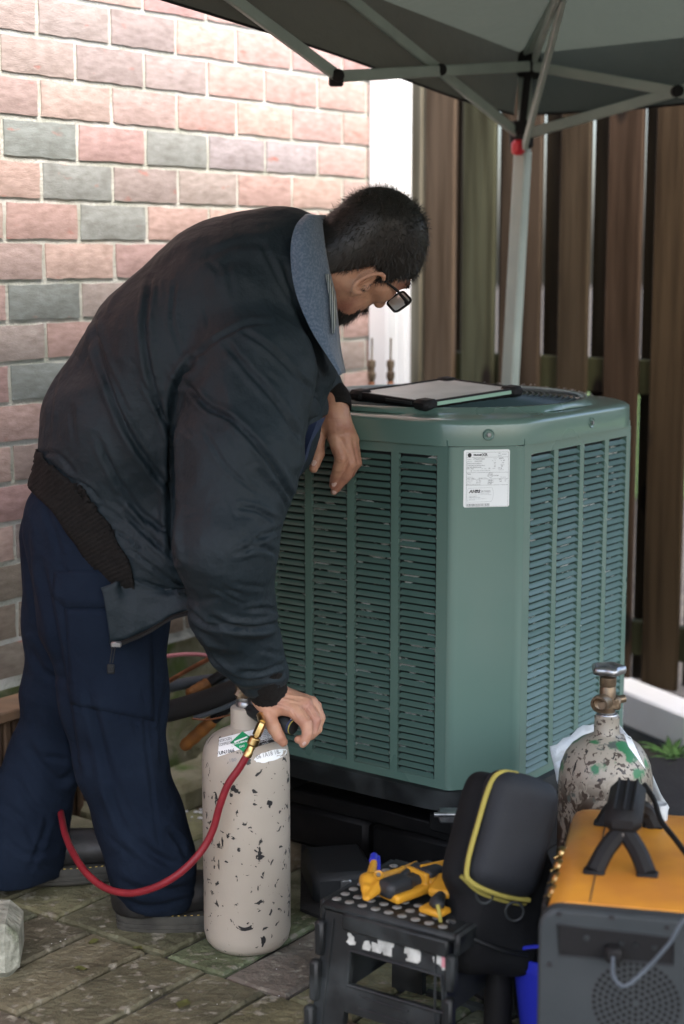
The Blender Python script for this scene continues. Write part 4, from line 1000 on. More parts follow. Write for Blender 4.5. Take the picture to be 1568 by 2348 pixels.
# hanging front flap with blue lining (seen between chest and far hand)
flap = [(745, 905), (750, 935), (742, 962), (715, 1010), (702, 1065), (675, 1130), (650, 1195), (640, 1225)]
rows = []
for i, (x, y) in enumerate(spline(flap, 4)):
    x -= 8 if y > 950 else 0; rows.append([P(x - 52, y + 8, 2.72), P(x - 26, y + 4, 2.80), P(x - 8, y + 1, 2.86), P(x, y, 2.90), P(x - 6, y + 2, 2.94), P(x - 30, y, 2.96)])
mb = MB(); mb.grid(rows); o = mb.build('front_flap', M['jacket'], jacket); o.modifiers.new('s', 'SOLIDIFY').thickness = .003
rows = []
for (x0, y0), (x1, y1) in (((708, 975), (747, 955)), ((700, 1000), (738, 975)), ((698, 1030), (715, 1012)), ((690, 1062), (705, 1048)), ((672, 1105), (690, 1085)), ((655, 1150), (668, 1130))):
    rows.append([P(x0, y0, 2.705), P((x0 + x1) / 2, (y0 + y1) / 2, 2.70), P(x1, y1, 2.715)])
mb = MB(); mb.grid([[p for p in r_] for r_ in rows]); o = mb.build('lining', M['lining'], jacket)
# collar: flannel strip folded round the neck
co = spline([(704, 495), (682, 520), (671, 562), (672, 612), (680, 662), (697, 712), (722, 765), (748, 808), (778, 858)], 6)
ci = spline([(734, 494), (735, 530), (739, 575), (748, 628), (757, 680), (761, 725), (765, 765), (769, 805), (780, 858)], 6)
rows = []
for i in range(len(co)):
    t = i / (len(co) - 1); row = []
    for k in range(9):
        s_ = k / 8; x = co[i][0] * (1 - s_) + ci[i][0] * s_; y = co[i][1] * (1 - s_) + ci[i][1] * s_
        edge = .075 * (1 - math.sin(min(1, t * 3.2) * math.pi / 2)) ; D = 2.692 + .045 * s_ + edge - .022 * math.sin(math.pi * min(1, s_ * .95 + .08)) * (1 - .5 * t) + .03 * t
        row.append(P(x, y, D))
    # roll the outer and inner edges under
    row = [row[0] + np.array([.004, .03, -.003])] + row + [row[-1] + np.array([.006, .03, .0])]
    rows.append(row)
mb = MB(); mb.grid(rows); o = mb.build('collar', M['collar'], man); o.modifiers.new('s', 'SOLIDIFY').thickness = .004
so = spline([(748, 628), (757, 680), (761, 725), (765, 765)], 6); si = spline([(754, 628), (767, 680), (771, 722), (766, 765)], 6)
mb = MB(); mb.grid([[P(a[0] - 3, a[1], 2.735), P((a[0] + b[0]) / 2, (a[1] + b[1]) / 2, 2.728), P(b[0], b[1], 2.745), P(b[0] + 1, b[1], 2.775)] for a, b in zip(so, si)]); mb.build('shirt_collar', M['shirt'], man)

# ---- trousers
NEAR = [C(215, 1215, 165, 2.84), C(238, 1400, 148, 2.80), C(258, 1590, 124, 2.78), C(277, 1750, 99, 2.77), C(318, 1880, 100, 2.77), C(348, 1975, 98, 2.77), C(362, 2040, 93, 2.78)]
FARL = [C(175, 1235, 130, 2.95), C(158, 1430, 100, 2.97), C(142, 1590, 88, 2.99), C(112, 1730, 85, 3.01), C(60, 1860, 96, 2.99), C(42, 1945, 102, 2.97), C(34, 2010, 100, 2.965)]
def f_trous(p):
    a = np.maximum(chain(p, NEAR, .03), (.043 - .10 * (p[..., 0] + .27)) - p[..., 2]); b = np.maximum(chain(p, FARL, .03), .030 - p[..., 2])
    d = smin(a, b, .012); hem = (p[..., 2] - .0) 
    return d - folds(p, 8., .004, (1, 1, .8), 11)
Vt, Qt = surfnet(f_trous, (-.86, 2.6, .02), (-.20, 3.25, .86), .0052); Vt = relax(Vt, Qt, 2)
tcr = [([(95, 1290), (128, 1460), (158, 1640), (180, 1780)], 8, .006), ([(325, 1560), (332, 1680), (345, 1780), (352, 1850), (365, 1940)], 4, .0022), ([(200, 1560), (250, 1760), (330, 1930), (420, 2010)], 10, .005), ([(240, 1790), (290, 1900), (350, 1960), (430, 1985)], 8, .005), ([(190, 1560), (230, 1700), (250, 1800), (290, 1920)], 8, .003),
       ([(262, 2010), (320, 2040), (400, 2040), (455, 2020)], 8, .004), ([(275, 2060), (340, 2080), (430, 2060)], 6, .003), ([(355, 1560), (330, 1600), (345, 1680)], 7, .003), ([(385, 1900), (410, 1930), (425, 1965)], 6, .006), ([(390, 1560), (370, 1640), (372, 1760)], 6, .003),
       ([(175, 1340), (172, 1440), (178, 1600), (190, 1625), (260, 1640), (330, 1655), (385, 1655)], 3, .0022), ([(350, 1480), (352, 1600), (350, 1655)], 3, .0015),
       ([(70, 1480), (100, 1540), (160, 1560)], 8, .004), ([(60, 1700), (100, 1760), (140, 1790), (175, 1760)], 9, .005), ([(0, 1840), (50, 1880), (90, 1950)], 8, .004), ([(30, 1780), (80, 1850), (120, 1870)], 8, .004), ([(10, 1920), (60, 1960), (120, 1950)], 7, .004), ([(110, 1880), (90, 1940), (70, 1990)], 6, .004),
       ([(60, 1200), (70, 1330), (85, 1420)], 7, .003), ([(100, 1150), (130, 1240), (140, 1290)], 7, .003)]
for _ in range(30):
    x, y = rc.uniform(60, 420), rc.uniform(1250, 2060); a = R(rc.gauss(35 if y > 1700 else 80, 20)); L_ = rc.uniform(30, 90)
    tcr.append(([(x, y), (x + L_ * .5 * math.cos(a) + rc.uniform(-8, 8), y + L_ * .5 * math.sin(a)), (x + L_ * math.cos(a), y + L_ * math.sin(a))], rc.uniform(4, 7), rc.uniform(.0012, .003)))
Vt = creases(Vt, Qt, tcr); ct = Vt[Qt].mean(1); tx, ty = project(ct)
hem = ((tx > 200) & (ty > 2118 - .12 * (tx - 270))) | ((tx <= 200) & (ty > 2015 + .02 * tx)) | ((ct[:, 1] > 2.92) & (ty > 2022))
kt = ~((ty < 1010))
tr = link('trousers', npmesh('trousers', Vt, Qt[kt], M['denim']), man); tr.modifiers.new('s', 'SOLIDIFY').thickness = .004
def lerp2(a, b, c, d, nx, ny):
    a, b, c, d = [np.array(q, float) for q in (a, b, c, d)]; return [[(a * (1 - u_) + b * u_) * (1 - v_) + (d * (1 - u_) + c * u_) * v_ for u_ in np.linspace(0, 1, nx)] for v_ in np.linspace(0, 1, ny)]
fl_ = lerp2((128, 1311), (262, 1306), (262, 1392), (122, 1366), 16, 7)
for k in range(16): fl_[-1][k] = np.array([122 + 9.3 * k, 1366 + min(26, 9 * k)]); 
drape(Vt, Qt, fl_, .0035, M['denim'], 'pocket_flap', tr, .003)
drape(Vt, Qt, lerp2((150, 1396), (345, 1400), (352, 1652), (164, 1614), 18, 18), .0018, M['denim'], 'cargo_pocket', tr, .0022)
# dirt smudge is in the cloth material

# ---- boots
def boot(heel, toe, z0, H_, name='boot'):
    """heel/toe ground points; welted sole, stitched upper"""
    d = nrm((toe - heel) * [1, 1, 0]); s_ = np.array([d[1], -d[0], 0]); L_ = np.linalg.norm((toe - heel)[:2]); up = Z3
    bt = MB()
    def ol(k, n=40, grow=0.0):
        o = []
        for i in range(n):
            t = 2 * math.pi * i / n; x = -math.cos(t); y = math.sin(t); w = .048 + .007 * x - .004 * math.cos(2 * t)
            yy = abs(y) ** .8 * (1 if y > 0 else -1)
            o.append(heel + d * (L_ / 2 + x * (L_ / 2 + grow)) + s_ * yy * (w + grow))
        return o
    so_ = MB(); rows = []
    for (z, g_) in ((0, -.004), (.004, 0), (.010, .001), (.0105, -.001), (.014, -.001), (.0145, .001), (.018, .001), (.0185, -.001), (.022, -.001), (.0225, .0015), (.030, .002), (.034, .001)): rows.append([q + up * (z + z0) for q in ol(0, 40, g_)])
    so_.grid(rows, closed=True); so_.add(rows[0], [tuple(range(40))]); so_.add(rows[-1], [tuple(range(40))[::-1]])
    b = link(name, so_.mesh('sole', M['sole'], True, 30), man)
    b.name = 'sole'
    st_ = MB(); q = [p + up * (.0345 + z0) for p in ol(0, 160, -.0015)]
    for i in range(0, 160, 2): st_.tube([q[i], q[(i + 1) % 160] * .7 + q[i] * .3], .0009, 4)
    def fb(p):
        a = heel + d * .045 + up * (z0 + .06); b_ = heel + d * (L_ - .055) + up * (z0 + .052); an = heel + d * .065 + up * (z0 + .10)
        e = smin(sd_cone(p, a, b_, .047, .036), sd_cone(p, a, an, .048, .052), .03); e = smin(e, sd_ell(p, heel + d * (L_ - .06) + up * (z0 + .055), (.052, .045, .030), [d, s_, up]), .02)
        return np.maximum(e - .0008 * vnoise(p * 60), (z0 + .034) - p[..., 2])
    lo = np.minimum(heel, toe) - [.09, .09, 0]; hi = np.maximum(heel, toe) + [.09, .09, .2]; V, Q = surfnet(fb, lo, hi, .005)
    root = link('boot', npmesh('boot', relax(V, Q, 1), Q, M['boot']), man)
    for c_ in (b,): c_.parent = root; c_.matrix_parent_inverse = Matrix.Identity(4)
    o = st_.build('welt_stitching', M['stitch'], root, kind='stuff'); o.matrix_parent_inverse = Matrix.Identity(4); return root
h1 = G(268, 2138, 0); boot(h1, h1 + nrm([.93, .20, 0]) * .30, .006, 0)
h2 = G(-45, 2036, 0); boot(h2, h2 + nrm([.985, .17, 0]) * .315, .012, 0)

# ---- head, neck, hands: one body
HC = P(836, 585, 2.835)
fh = nrm([.45, .60, -.70]); uh = np.array([.76, .02, .62]); uh = nrm(uh - fh * np.dot(uh, fh)); rh = nrm(np.cross(fh, uh))
S_ = .89
def HL(x, y, z): return HC + (rh * x + fh * y + uh * z) * S_
HA = [rh, fh, uh]
def e_(p, c, r): return sd_ell(p, HL(*c), [q * S_ for q in r], HA)
def cn(p, a, b, r1, r2): return sd_cone(p, HL(*a), HL(*b), r1 * S_, r2 * S_)
NB = P(690, 640, 2.84)
def ear(p, sx):
    c = (sx * .078, -.004, -.030); pts = []
    for k in range(11):
        t = R(-60 + 255 * k / 10); pts.append((c[0] + sx * (.006 + .010 * (1 - math.cos(t)) * .3), c[1] - .017 * math.sin(t + .5) - .002, c[2] + .031 * -math.cos(t + .25)))
    d = None
    for a, b in zip(pts[:-1], pts[1:]):
        q = cn(p, a, b, .0042, .0042); d = q if d is None else smin(d, q, .002)
    bowl = e_(p, (c[0] - sx * .004, c[1] - .002, c[2] + .0), (.007, .015, .027)); inn = e_(p, (c[0] + sx * .006, c[1] + .001, c[2] - .003), (.009, .008, .012))
    bowl = np.maximum(bowl, -inn); lobe = e_(p, (c[0] + sx * .001, c[1] + .004, c[2] - .031), (.005, .008, .010)); anti = cn(p, (c[0] + sx * .004, c[1] - .006, c[2] - .012), (c[0] + sx * .005, c[1] - .008, c[2] + .012), .003, .003)
    trag = cn(p, (c[0] + sx * .002, c[1] + .012, c[2] - .010), (c[0] + sx * .003, c[1] + .011, c[2] - .004), .004, .0035)
    d = smin(d, bowl, .004); d = smin(d, anti, .004); d = smin(d, trag, .003); return smin(d, lobe, .005)
def f_head(p, ears=True):
    d = e_(p, (0, -.012, .042), (.077, .100, .090)); d = smin(d, e_(p, (0, .045, .0), (.060, .052, .080)), .03)
    d = smin(d, e_(p, (0, .040, -.070), (.052, .048, .040)), .025); d = smin(d, cn(p, (0, .070, -.100), (0, .072, -.098), .020, .020), .02)
    for s in (-1, 1):
        d = smin(d, cn(p, (s * .055, -.005, -.062), (s * .028, .062, -.098), .016, .014), .02); d = smin(d, cn(p, (s * .045, .066, -.012), (s * .055, .045, -.010), .016, .014), .015)
        d = smin(d, cn(p, (s * .012, .092, .030), (s * .042, .082, .032), .008, .007), .010)
        d = -smin(-d, e_(p, (s * .033, .098, .012), (.017, .012, .011)), .008); d = smin(d, e_(p, (s * .032, .078, .012), (.013, .013, .012)), .003)
        d = smin(d, e_(p, (s * .011, .106, -.030), (.008, .009, .007)), .006)
    d = smin(d, cn(p, (0, .096, .020), (0, .116, -.024), .007, .0105), .010)
    d = smin(d, cn(p, (-.018, .092, -.056), (.018, .092, -.056), .0052, .0052), .006); d = smin(d, cn(p, (-.015, .090, -.067), (.015, .090, -.067), .006, .006), .006)
    nk = sd_cone(p, HL(0, -.035, -.02), NB, .060, .070); d = smin(d, nk, .025); nk2 = sd_cone(p, HL(0, .01, -.055), NB - Z3 * .03, .040, .055); d = smin(d, nk2, .02)
    if not ears: return d
    for s in (-1, 1): d = smin(d, ear(p, s), .0035)
    return d - .0006 * vnoise(p * 90)
V1, Q1 = surfnet(f_head, HC - [.24, .17, .18], HC + [.16, .17, .17], .0028); V1 = relax(V1, Q1, 1, .4)
# hands: chains of phalanges (photo pixel, pixel, distance, radius px)
def hand(palm, digits, fore, nails, h=.0017):
    def cv(L_): return [C(*q) for q in L_]
    pl_ = [(cv(q), k) for q, k in palm]; dg = [cv(q) for q in digits]; fr = cv(fore)
    def f(p):
        d = None
        for ch_, k in pl_:
            e = chain(p, ch_, .004); d = e if d is None else smin(d, e, k)
        d = smin(d, chain(p, fr, .01), .014); D_ = d
        for g_ in dg: D_ = smin(D_, chain(p, g_, .0018), .0018)
        return D_ - .00035 * vnoise(p * 260) - .0005 * vnoise(p * 90)
    al = np.array([c for ch_, _ in pl_ for c, _ in ch_] + [c for g_ in dg for c, _ in g_] + [c for c, _ in fr])
    V, Q = surfnet(f, al.min(0) - .035, al.max(0) + .035, h); return relax(V, Q, 1, .4), Q
# (pixel x, y, radius px, distance)
LH = dict(
    fore=[(735, 880, 34, 3.04), (760, 925, 33, 3.00), (766, 950, 32, 2.985)],
    palm=[([(757, 945, 24, 2.995), (768, 1003, 18, 2.965)], .006), ([(768, 942, 24, 2.99), (788, 998, 17, 2.965)], .012), ([(778, 945, 20, 3.0), (802, 1000, 15, 2.975)], .012), ([(780, 955, 17, 3.01), (811, 1008, 12.5, 2.985)], .012), ([(752, 955, 20, 3.0), (738, 985, 17, 2.985)], .012)],
    digits=[[(738, 985, 17, 2.985), (729, 1015, 15.5, 2.98), (730, 1040, 15, 2.98), (722, 1064, 12.5, 2.975), (719, 1074, 10.5, 2.972)],
            [(768, 1003, 18, 2.965), (782, 1050, 16, 2.955), (777, 1072, 14.2, 2.962), (767, 1100, 11.5, 2.978), (763, 1112, 9, 2.982)],
            [(788, 998, 17, 2.965), (804, 1062, 14.5, 2.965), (794, 1090, 13, 2.972), (772, 1118, 10.5, 2.985), (766, 1127, 8.5, 2.988)],
            [(802, 1000, 15, 2.975), (815, 1060, 12, 2.98), (803, 1085, 11, 2.99), (788, 1102, 10, 3.0)],
            [(811, 1008, 12, 2.985), (820, 1062, 9.5, 2.992), (808, 1080, 9, 3.0)]], nails=[])
RH = dict(
    fore=[(585, 1545, 38, 2.655), (612, 1590, 37, 2.67), (626, 1606, 33, 2.67)],
    palm=[([(618, 1604, 27, 2.665), (676, 1630, 19, 2.645)], .006), ([(626, 1596, 27, 2.67), (700, 1614, 17, 2.66)], .012), ([(634, 1592, 24, 2.68), (716, 1610, 14, 2.68)], .012), ([(640, 1590, 20, 2.695), (726, 1618, 12, 2.70)], .012), ([(612, 1615, 21, 2.66), (618, 1645, 17, 2.645)], .012)],
    digits=[[(616, 1640, 17.5, 2.645), (628, 1668, 16.5, 2.632), (640, 1690, 14.5, 2.63), (649, 1702, 11.5, 2.632)],
            [(676, 1630, 19, 2.645), (702, 1660, 15.5, 2.628), (705, 1682, 13.5, 2.622), (697, 1700, 11.5, 2.618), (694, 1706, 9.5, 2.617)],
            [(700, 1614, 16, 2.66), (722, 1652, 14.5, 2.648), (716, 1680, 12.5, 2.64), (700, 1694, 11, 2.63), (684, 1696, 9.5, 2.622)],
            [(716, 1610, 14, 2.68), (734, 1644, 12, 2.672), (728, 1672, 11, 2.665), (712, 1688, 10, 2.655)],
            [(726, 1618, 11.5, 2.70), (737, 1646, 9.5, 2.695), (730, 1668, 9, 2.688)]], nails=[])
V2, Q2 = hand(**LH); V3, Q3 = hand(**RH)
VB = np.vstack([V1, V2, V3]); QB = np.vstack([Q1, Q2 + len(V1), Q3 + len(V1) + len(V2)])
kn = [([(752, 1011), (760, 1018)], 1.5, .0004)]
LHc = [([(774, 1048), (788, 1052)], 1.2, .0005), ([(773, 1054), (788, 1058)], 1.2, .0005), ([(723, 1036), (738, 1034)], 1.3, .0006), ([(722, 1041), (738, 1040)], 1.3, .0005), ([(768, 1082), (784, 1085)], 1.2, .0004), ([(796, 1066), (812, 1070)], 1.2, .0005), ([(745, 962), (790, 960)], 1.4, .0005), ([(738, 990), (746, 1012)], 1.6, .0008), ([(744, 992), (750, 1008)], 1.4, .0006),
       ([(700, 1640), (716, 1652)], 1.4, .0006), ([(694, 1676), (712, 1680)], 1.2, .0005), ([(668, 1628), (680, 1648)], 1.6, .0008), ([(664, 1632), (672, 1646)], 1.4, .0006), ([(690, 1624), (706, 1650)], 1.8, .0012), ([(708, 1618), (722, 1640)], 1.8, .0012), ([(620, 1610), (662, 1626)], 2.0, .0008), ([(632, 1686), (648, 1680)], 1.2, .0004), ([(722, 1622), (734, 1640)], 1.6, .001),
       ([(640, 1600), (690, 1612)], 2.2, -.0009), ([(640, 1590), (705, 1600)], 2.2, -.0008)]
VB = creases(VB, QB, LHc)
# arms and trunk inside the clothes, bridged to neck and wrists so that the body is one surface
def sc(L_, k): return [(a, r_ * k) for a, r_ in L_]
NBc = NB + nrm(NB - HC) * .03
RWp, LWp = P(588, 1549, 2.656), P(748, 901, 3.021)
CORE_R = sc(ARM[:4], .52) + [C(566, 1487, 44, 2.63), (RWp + nrm(P(612, 1590, 2.67) - RWp) * .012, 36 * pr(2.65))]
CORE_L = sc(FAR[:2], .5) + [(LWp + nrm(P(762, 925, 3.0) - LWp) * .012, 34 * pr(3.02))]
def f_core(p):
    d = smin(chain(p, sc(TOR[:5], .62) + [(NBc - nrm(NB - HC) * .045, .052)], .03, LAT, 1.1), chain(p, [(P(560, 760, 2.80), .07)] + CORE_R, .02), .03)
    return smin(d, chain(p, [(P(580, 740, 2.90), .07)] + CORE_L, .02), .03)
Vc, Qc = surfnet(f_core, (-.62, 2.45, .42), (.12, 3.2, 1.32), .009)
bmb = bmesh.new()
def addpart(V, Q):
    vv = [bmb.verts.new(v) for v in V]; fs = []
    for q in Q:
        try: fs.append(bmb.faces.new([vv[i] for i in q]))
        except ValueError: pass
    return set(fs)
def cutpart(fs, c, n, rad):
    c = Vector(c); n = Vector(n); fs = [f for f in fs if f.is_valid and (f.calc_center_median() - c).length < rad]
    g = set(fs)
    for f in fs: g.update(f.edges); g.update(f.verts)
    before = {e for e in bmb.edges if e.is_boundary}
    bmesh.ops.bisect_plane(bmb, geom=list(g), plane_co=c, plane_no=n, clear_outer=True)
    return [e for e in bmb.edges if e.is_boundary and e not in before and abs((e.verts[0].co - c).dot(n)) < .002 and (e.verts[0].co - c).length < rad]
fc_, fh_, fl2, fr2_ = addpart(Vc, Qc), addpart(V1, Q1), addpart(VB[len(V1):len(V1) + len(V2)], Q2), addpart(VB[len(V1) + len(V2):], Q3)
DBG = False
def join(fa, ca, fb, cb, n, rad):
    ea = cutpart(fa, ca, n, rad); eb = cutpart(fb, cb, -np.asarray(n), rad)
    if DBG: print('JOIN', len(ea), len(eb))
    try: bmesh.ops.bridge_loops(bmb, edges=ea + eb)
    except Exception as ex: print('BRIDGE', len(ea), len(eb), ex)
nR = nrm(P(612, 1590, 2.67) - P(585, 1545, 2.655)); join(fc_, RWp, fr2_, RWp + nR * .008, nR, .07)
nL = nrm(P(762, 925, 3.0) - P(735, 880, 3.04)); join(fc_, LWp, fl2, LWp + nL * .008, nL, .07)
nN = nrm(HC - NB); join(fc_, NB + nN * .000, fh_, NB + nN * .012, nN, .115)
bmesh.ops.recalc_face_normals(bmb, faces=bmb.faces[:])
bme = bpy.data.meshes.new('body'); bmb.to_mesh(bme); bmb.free(); bme.materials.append(M['skin']); bme.polygons.foreach_set('use_smooth', [True] * len(bme.polygons))
body = link('body', bme, man)
def nail(x, y, D, ang, w, h_, tilt=0.):
    c = P(x, y, D); ex = np.array([math.cos(R(ang)), 0, math.sin(R(ang))]); ey = np.array([-math.sin(R(ang)), -.25, math.cos(R(ang))]); ez = nrm(np.cross(ex, ey)); ez = ez if ez[1] < 0 else -ez
    rows = []
    for i in range(7):
        v = -1 + 2 * i / 6; ww = math.sqrt(max(0, 1 - abs(v) ** 3)) * .98 + .02
        rows.append([c + ex * w * ww * (u_) * pr(D) + ey * h_ * v * pr(D) - ez * (.0015 * u_ * u_) for u_ in (-1, -.5, 0, .5, 1)])
    m_ = MB(); m_.grid(rows); o = m_.build('fingernail', M['nail'], body); o.modifiers.new('s', 'SOLIDIFY').thickness = .0006
for q in ((719, 1062, 2.9605, -28, 6, 8), (765.5, 1110, 2.9705, -35, 5.5, 7.5), (766.5, 1127.5, 2.979, -35, 5.5, 6.5), (697, 1706, 2.6085, -40, 4.5, 6)): nail(*q)
# ---- hair: scalp cap and strands
def f_scalp(p):
    d = f_head(p, False) - .0028
    x = (p - HC) @ rh / S_; y = (p - HC) @ fh / S_; z = (p - HC) @ uh / S_
    # hairline: forehead, temple, round the ear, nape
    low = np.where(y > .030, .010 + 1.45 * (y - .030) - .25 * np.abs(x) * (y > .06), np.where(y > .012, .006 + (y - .03) * 1.3, np.where(y > -.022, .0 , -.0 + (y + .022) * 2.6)))
    low = np.maximum(low, -.092)
    low = low + .003 * vnoise(p * 120)
    return np.maximum(d - .0007 * vnoise(p * 40), (low - z) * .6)
V4, Q4 = surfnet(f_scalp, HC - [.17, .16, .16], HC + [.16, .16, .16], .0032)
hair = link('hair', npmesh('hair', V4, Q4, M['hair']), man)
Nh = vnormals(V4, Q4); rg = np.random.default_rng(4); WHO = HL(0, -.055, .125)
def strands(n, base, nor, name, lmin, lmax, flowf, w=.00055, droop=0., up_=1., jit=.22):
    sel = rg.integers(0, len(base), n); vs_ = []; fs = []; L_ = rg.uniform(lmin, lmax, n)
    for i, k in enumerate(sel):
        b0 = base[k] + rg.normal(0, .0015, 3); nn = nor[k]; fl = flowf(b0, nn); fl = fl - nn * np.dot(fl, nn); fl = nrm(fl + rg.normal(0, jit, 3)); sd_ = nrm(np.cross(fl, nn)) * w
        o = len(vs_); p0 = b0 - nn * .001; p1 = p0 + fl * L_[i] * .5 + nn * (.0012 + rg.uniform(0, .0010)) * min(1., up_ * 2); p2 = p0 + fl * L_[i] + nn * (rg.uniform(-.0008, .0022) * up_ - (.0011 if up_ < .5 else 0)) - Z3 * droop * L_[i]
        vs_ += [p0 - sd_, p0 + sd_, p1 - sd_ * .8, p1 + sd_ * .8, p2]; fs += [(o, o + 1, o + 3, o + 2), (o + 2, o + 3, o + 4)]
    m_ = MB(); m_.v = [tuple(q) for q in vs_]; m_.f = fs; m_.m = [0] * len(fs); return m_.build(name, M['hair'], None, smooth=True, sharp=None)
ok = (((V4 - HC) @ Nh.T.mean(1)) == ((V4 - HC) @ Nh.T.mean(1))) 
outw = ((V4 - (HC + uh * .03)) * Nh).sum(1) > .02
crown = np.linalg.norm(V4 - WHO, axis=1); keep = outw & ((crown > .02) | (rg.random(len(V4)) < .35))
sh = strands(26000, V4[keep], Nh[keep], 'strands', .010, .018, lambda b, n: (b - WHO) + fh * .02 - uh * .03, .00038, 0., .12, .06)
attach(sh, hair); sh['kind'] = 'stuff'
# beard and moustache
Nb = vnormals(V1, Q1); lx = (V1 - HC) @ rh / S_; ly = (V1 - HC) @ fh / S_; lz = (V1 - HC) @ uh / S_
chin = (lz < -.068) & (ly > .030) & (np.abs(lx) < .052) & (lz > -.128) | ((lz < -.046) & (lz > -.057) & (ly > .080) & (np.abs(lx) < .03))
bs_ = strands(5500, V1[chin], Nb[chin], 'beard', .009, .022, lambda b, n: -uh + fh * .5, .0005, 0., 4.); bs_['label'] = 'short black chin beard'
attach(bs_, man)
stub = (lz < -.030) & (lz > -.10) & (ly > -.005) & (ly < .085) & (np.abs(lx) > .025); side = (np.abs(ly - .008 - .004) < .011) & (lz < .005) & (lz > -.05) & (np.abs(lx) > .05)
s2 = strands(500, V1[stub], Nb[stub], 'stubble', .0012, .003, lambda b, n: -uh, .0002); attach(s2, man); s2['kind'] = 'stuff'
s3 = strands(420, V1[side], Nb[side], 'sideburn', .004, .009, lambda b, n: -uh, .0004); attach(s3, man)
brow = (np.abs(lz - .036) < .006) & (ly > .060) & (np.abs(lx) > .012) & (np.abs(lx) < .055)
s4 = strands(500, V1[brow], Nb[brow], 'eyebrow', .005, .010, lambda b, n: rh * np.sign(np.dot(b - HC, rh)), .0005); attach(s4, man)
# ---- glasses, slipped low; square black frame
gl = MB(); Ls = []
GC = HL(0, .128, .004)
gfr = []
for s in (-1, 1):
    pts = []
    for (a, b) in rrect(.052, .040, .010, 4): pts.append(HL(s * .032 + a, .120 - abs(s * .030 + a) * .12, .006 + b))
    pts.append(pts[0]); gl.tube(pts, .0022, 6, False); Ls.append(pts)
gl.tube([HL(-.008, .120, .010), HL(0, .122, .012), HL(.008, .120, .010)], .0016, 6)
frame = gl.build('glasses', M['rubber'], man, label='black framed glasses')
for s in (-1, 1):
    m_ = MB(); m_.tube([HL(s * .052, .112, .014), HL(s * .060, .106, .016), HL(s * .070, .06, .010), HL(s * .078, .022, .000), HL(s * .080, -.004, -.004)], [.0032, .0034, .0026, .0018, .0016], 6); m_.build('temple_arm', M['rubber'], frame)
for pts in Ls:
    m_ = MB(); m_.add(pts[:-1], [tuple(range(len(pts) - 1))]); m_.build('lens', M['lens'], frame, smooth=False)
# watch strap edge at the right wrist
mb = MB(); mb.box(P(644, 1556, 2.72), (.018, .02, .006), bev=.002); mb.build('wristwatch', M['steel'], man)
# ================================================================ CYLINDERS
class Rev:
    """surface of revolution that photo pixels can be laid onto (for its labels)"""
    def __init__(s, c, prof): s.c = np.array([c[0], c[1], 0.0]); s.z = np.array([q[1] for q in prof]); s.r = np.array([q[0] for q in prof])
    def hit(s, x, y, off=.0004):
        d = ray(x, y); o = np.array([0, 0, CAMH]); t = np.linspace(s.c[1] - .12, s.c[1] + .06, 721) / d[1]
        p = o + t[:, None] * d; rr = np.hypot(p[:, 0] - s.c[0], p[:, 1] - s.c[1]); R_ = np.interp(p[:, 2], s.z, s.r); k = np.argmax(rr <= R_)
        if rr[k] > R_[k]: k = int(np.argmin(rr - R_))
        q = p[k]; n = nrm([q[0] - s.c[0], q[1] - s.c[1], .5 * R_[k]]); return q + n * off - d * 0
def lay(mb, rev, quad, nx=14, ny=8, off=.0004):
    a, b, c, d = [np.array(q, float) for q in quad]; rows = []
    for j in range(ny + 1):
        v = j / ny; rows.append([rev.hit(*((a * (1 - u_) + b * u_) * (1 - v) + (d * (1 - u_) + c * u_) * v), off) for u_ in np.linspace(0, 1, nx + 1)])
    mb.grid(rows[::-1])
def ptext(mb, rev, s, x, y, size, ang=0., off=.0009, xs=1., bold=0.):
    ca, sa = math.cos(R(ang)), math.sin(R(ang)); text_mb(mb, s, size, lambda a, b, z: rev.hit(x + a * ca - b * sa * -1 * 0 + b * 0 - 0 if False else x + a * ca + b * sa * -1, y - a * sa - b * ca, off), xs=xs, bold=bold)
c1 = P(567, 2100, 2.706)
prof1 = [(0.0, .0), (.052, .0), (.064, .004), (.072, .014), (.0755, .03), (.0755, .328), (.0748, .340), (.0725, .353), (.068, .364), (.060, .3735), (.049, .381), (.038, .3865), (.030, .390), (.0265, .393), (.0255, .397), (.0255, .4255), (.0225, .4275), (.012, .4275)]
cyl = thing('gas_cylinder', 'beige chipped nitrogen cylinder standing on pavers under the right hand', 'gas cylinder', (c1[0], c1[1], .009))
def lathe_obj(name, prof, c, m, par, seg=64, z0=.009, ax=(0, 0, 1), **k):
    mb = MB(); mb.lathe(prof, (c[0], c[1], z0), ax, seg); return mb.build(name, m, par, sharp=35, **k)
b1 = lathe_obj('tank', prof1, c1, M['cylA'], cyl); rv = Rev(c1, [(r_, z + .009) for r_, z in prof1])
mb = MB(); lay(mb, rv, [(503, 1693), (600, 1668), (640, 1687), (499, 1736)], 18, 10, .0004); o = mb.build('label', M['paper'], b1, label='white nitrogen label with green diamond')
mb = MB(); a_ = np.array([557, 1700.]); rows = []
lay(mb, rv, [(556, 1677), (584, 1698), (561, 1726), (528, 1703)], 8, 8, .0007); mb.build('diamond_mark', M['green'], o)
mb = MB(); lay(mb, rv, [(590, 1700), (636, 1688), (640, 1697), (590, 1712)], 10, 4, .0007); mb.build('black_band', M['ink'], o)
mb = MB()
ptext(mb, rv, 'NITROGEN,', 503, 1703, 9.5, 14, xs=.62); ptext(mb, rv, 'COMPRESSED', 503, 1712, 9.5, 14, xs=.58); ptext(mb, rv, 'UN1066', 503, 1731, 11.5, 11, bold=.3, xs=.9)
for i in range(5): ptext(mb, rv, 'WARNING CONTENTS UNDER', 590, 1681 + i * 4.0, 3.6, 10, xs=.55)
mb.build('print', M['ink'], o, smooth=False)
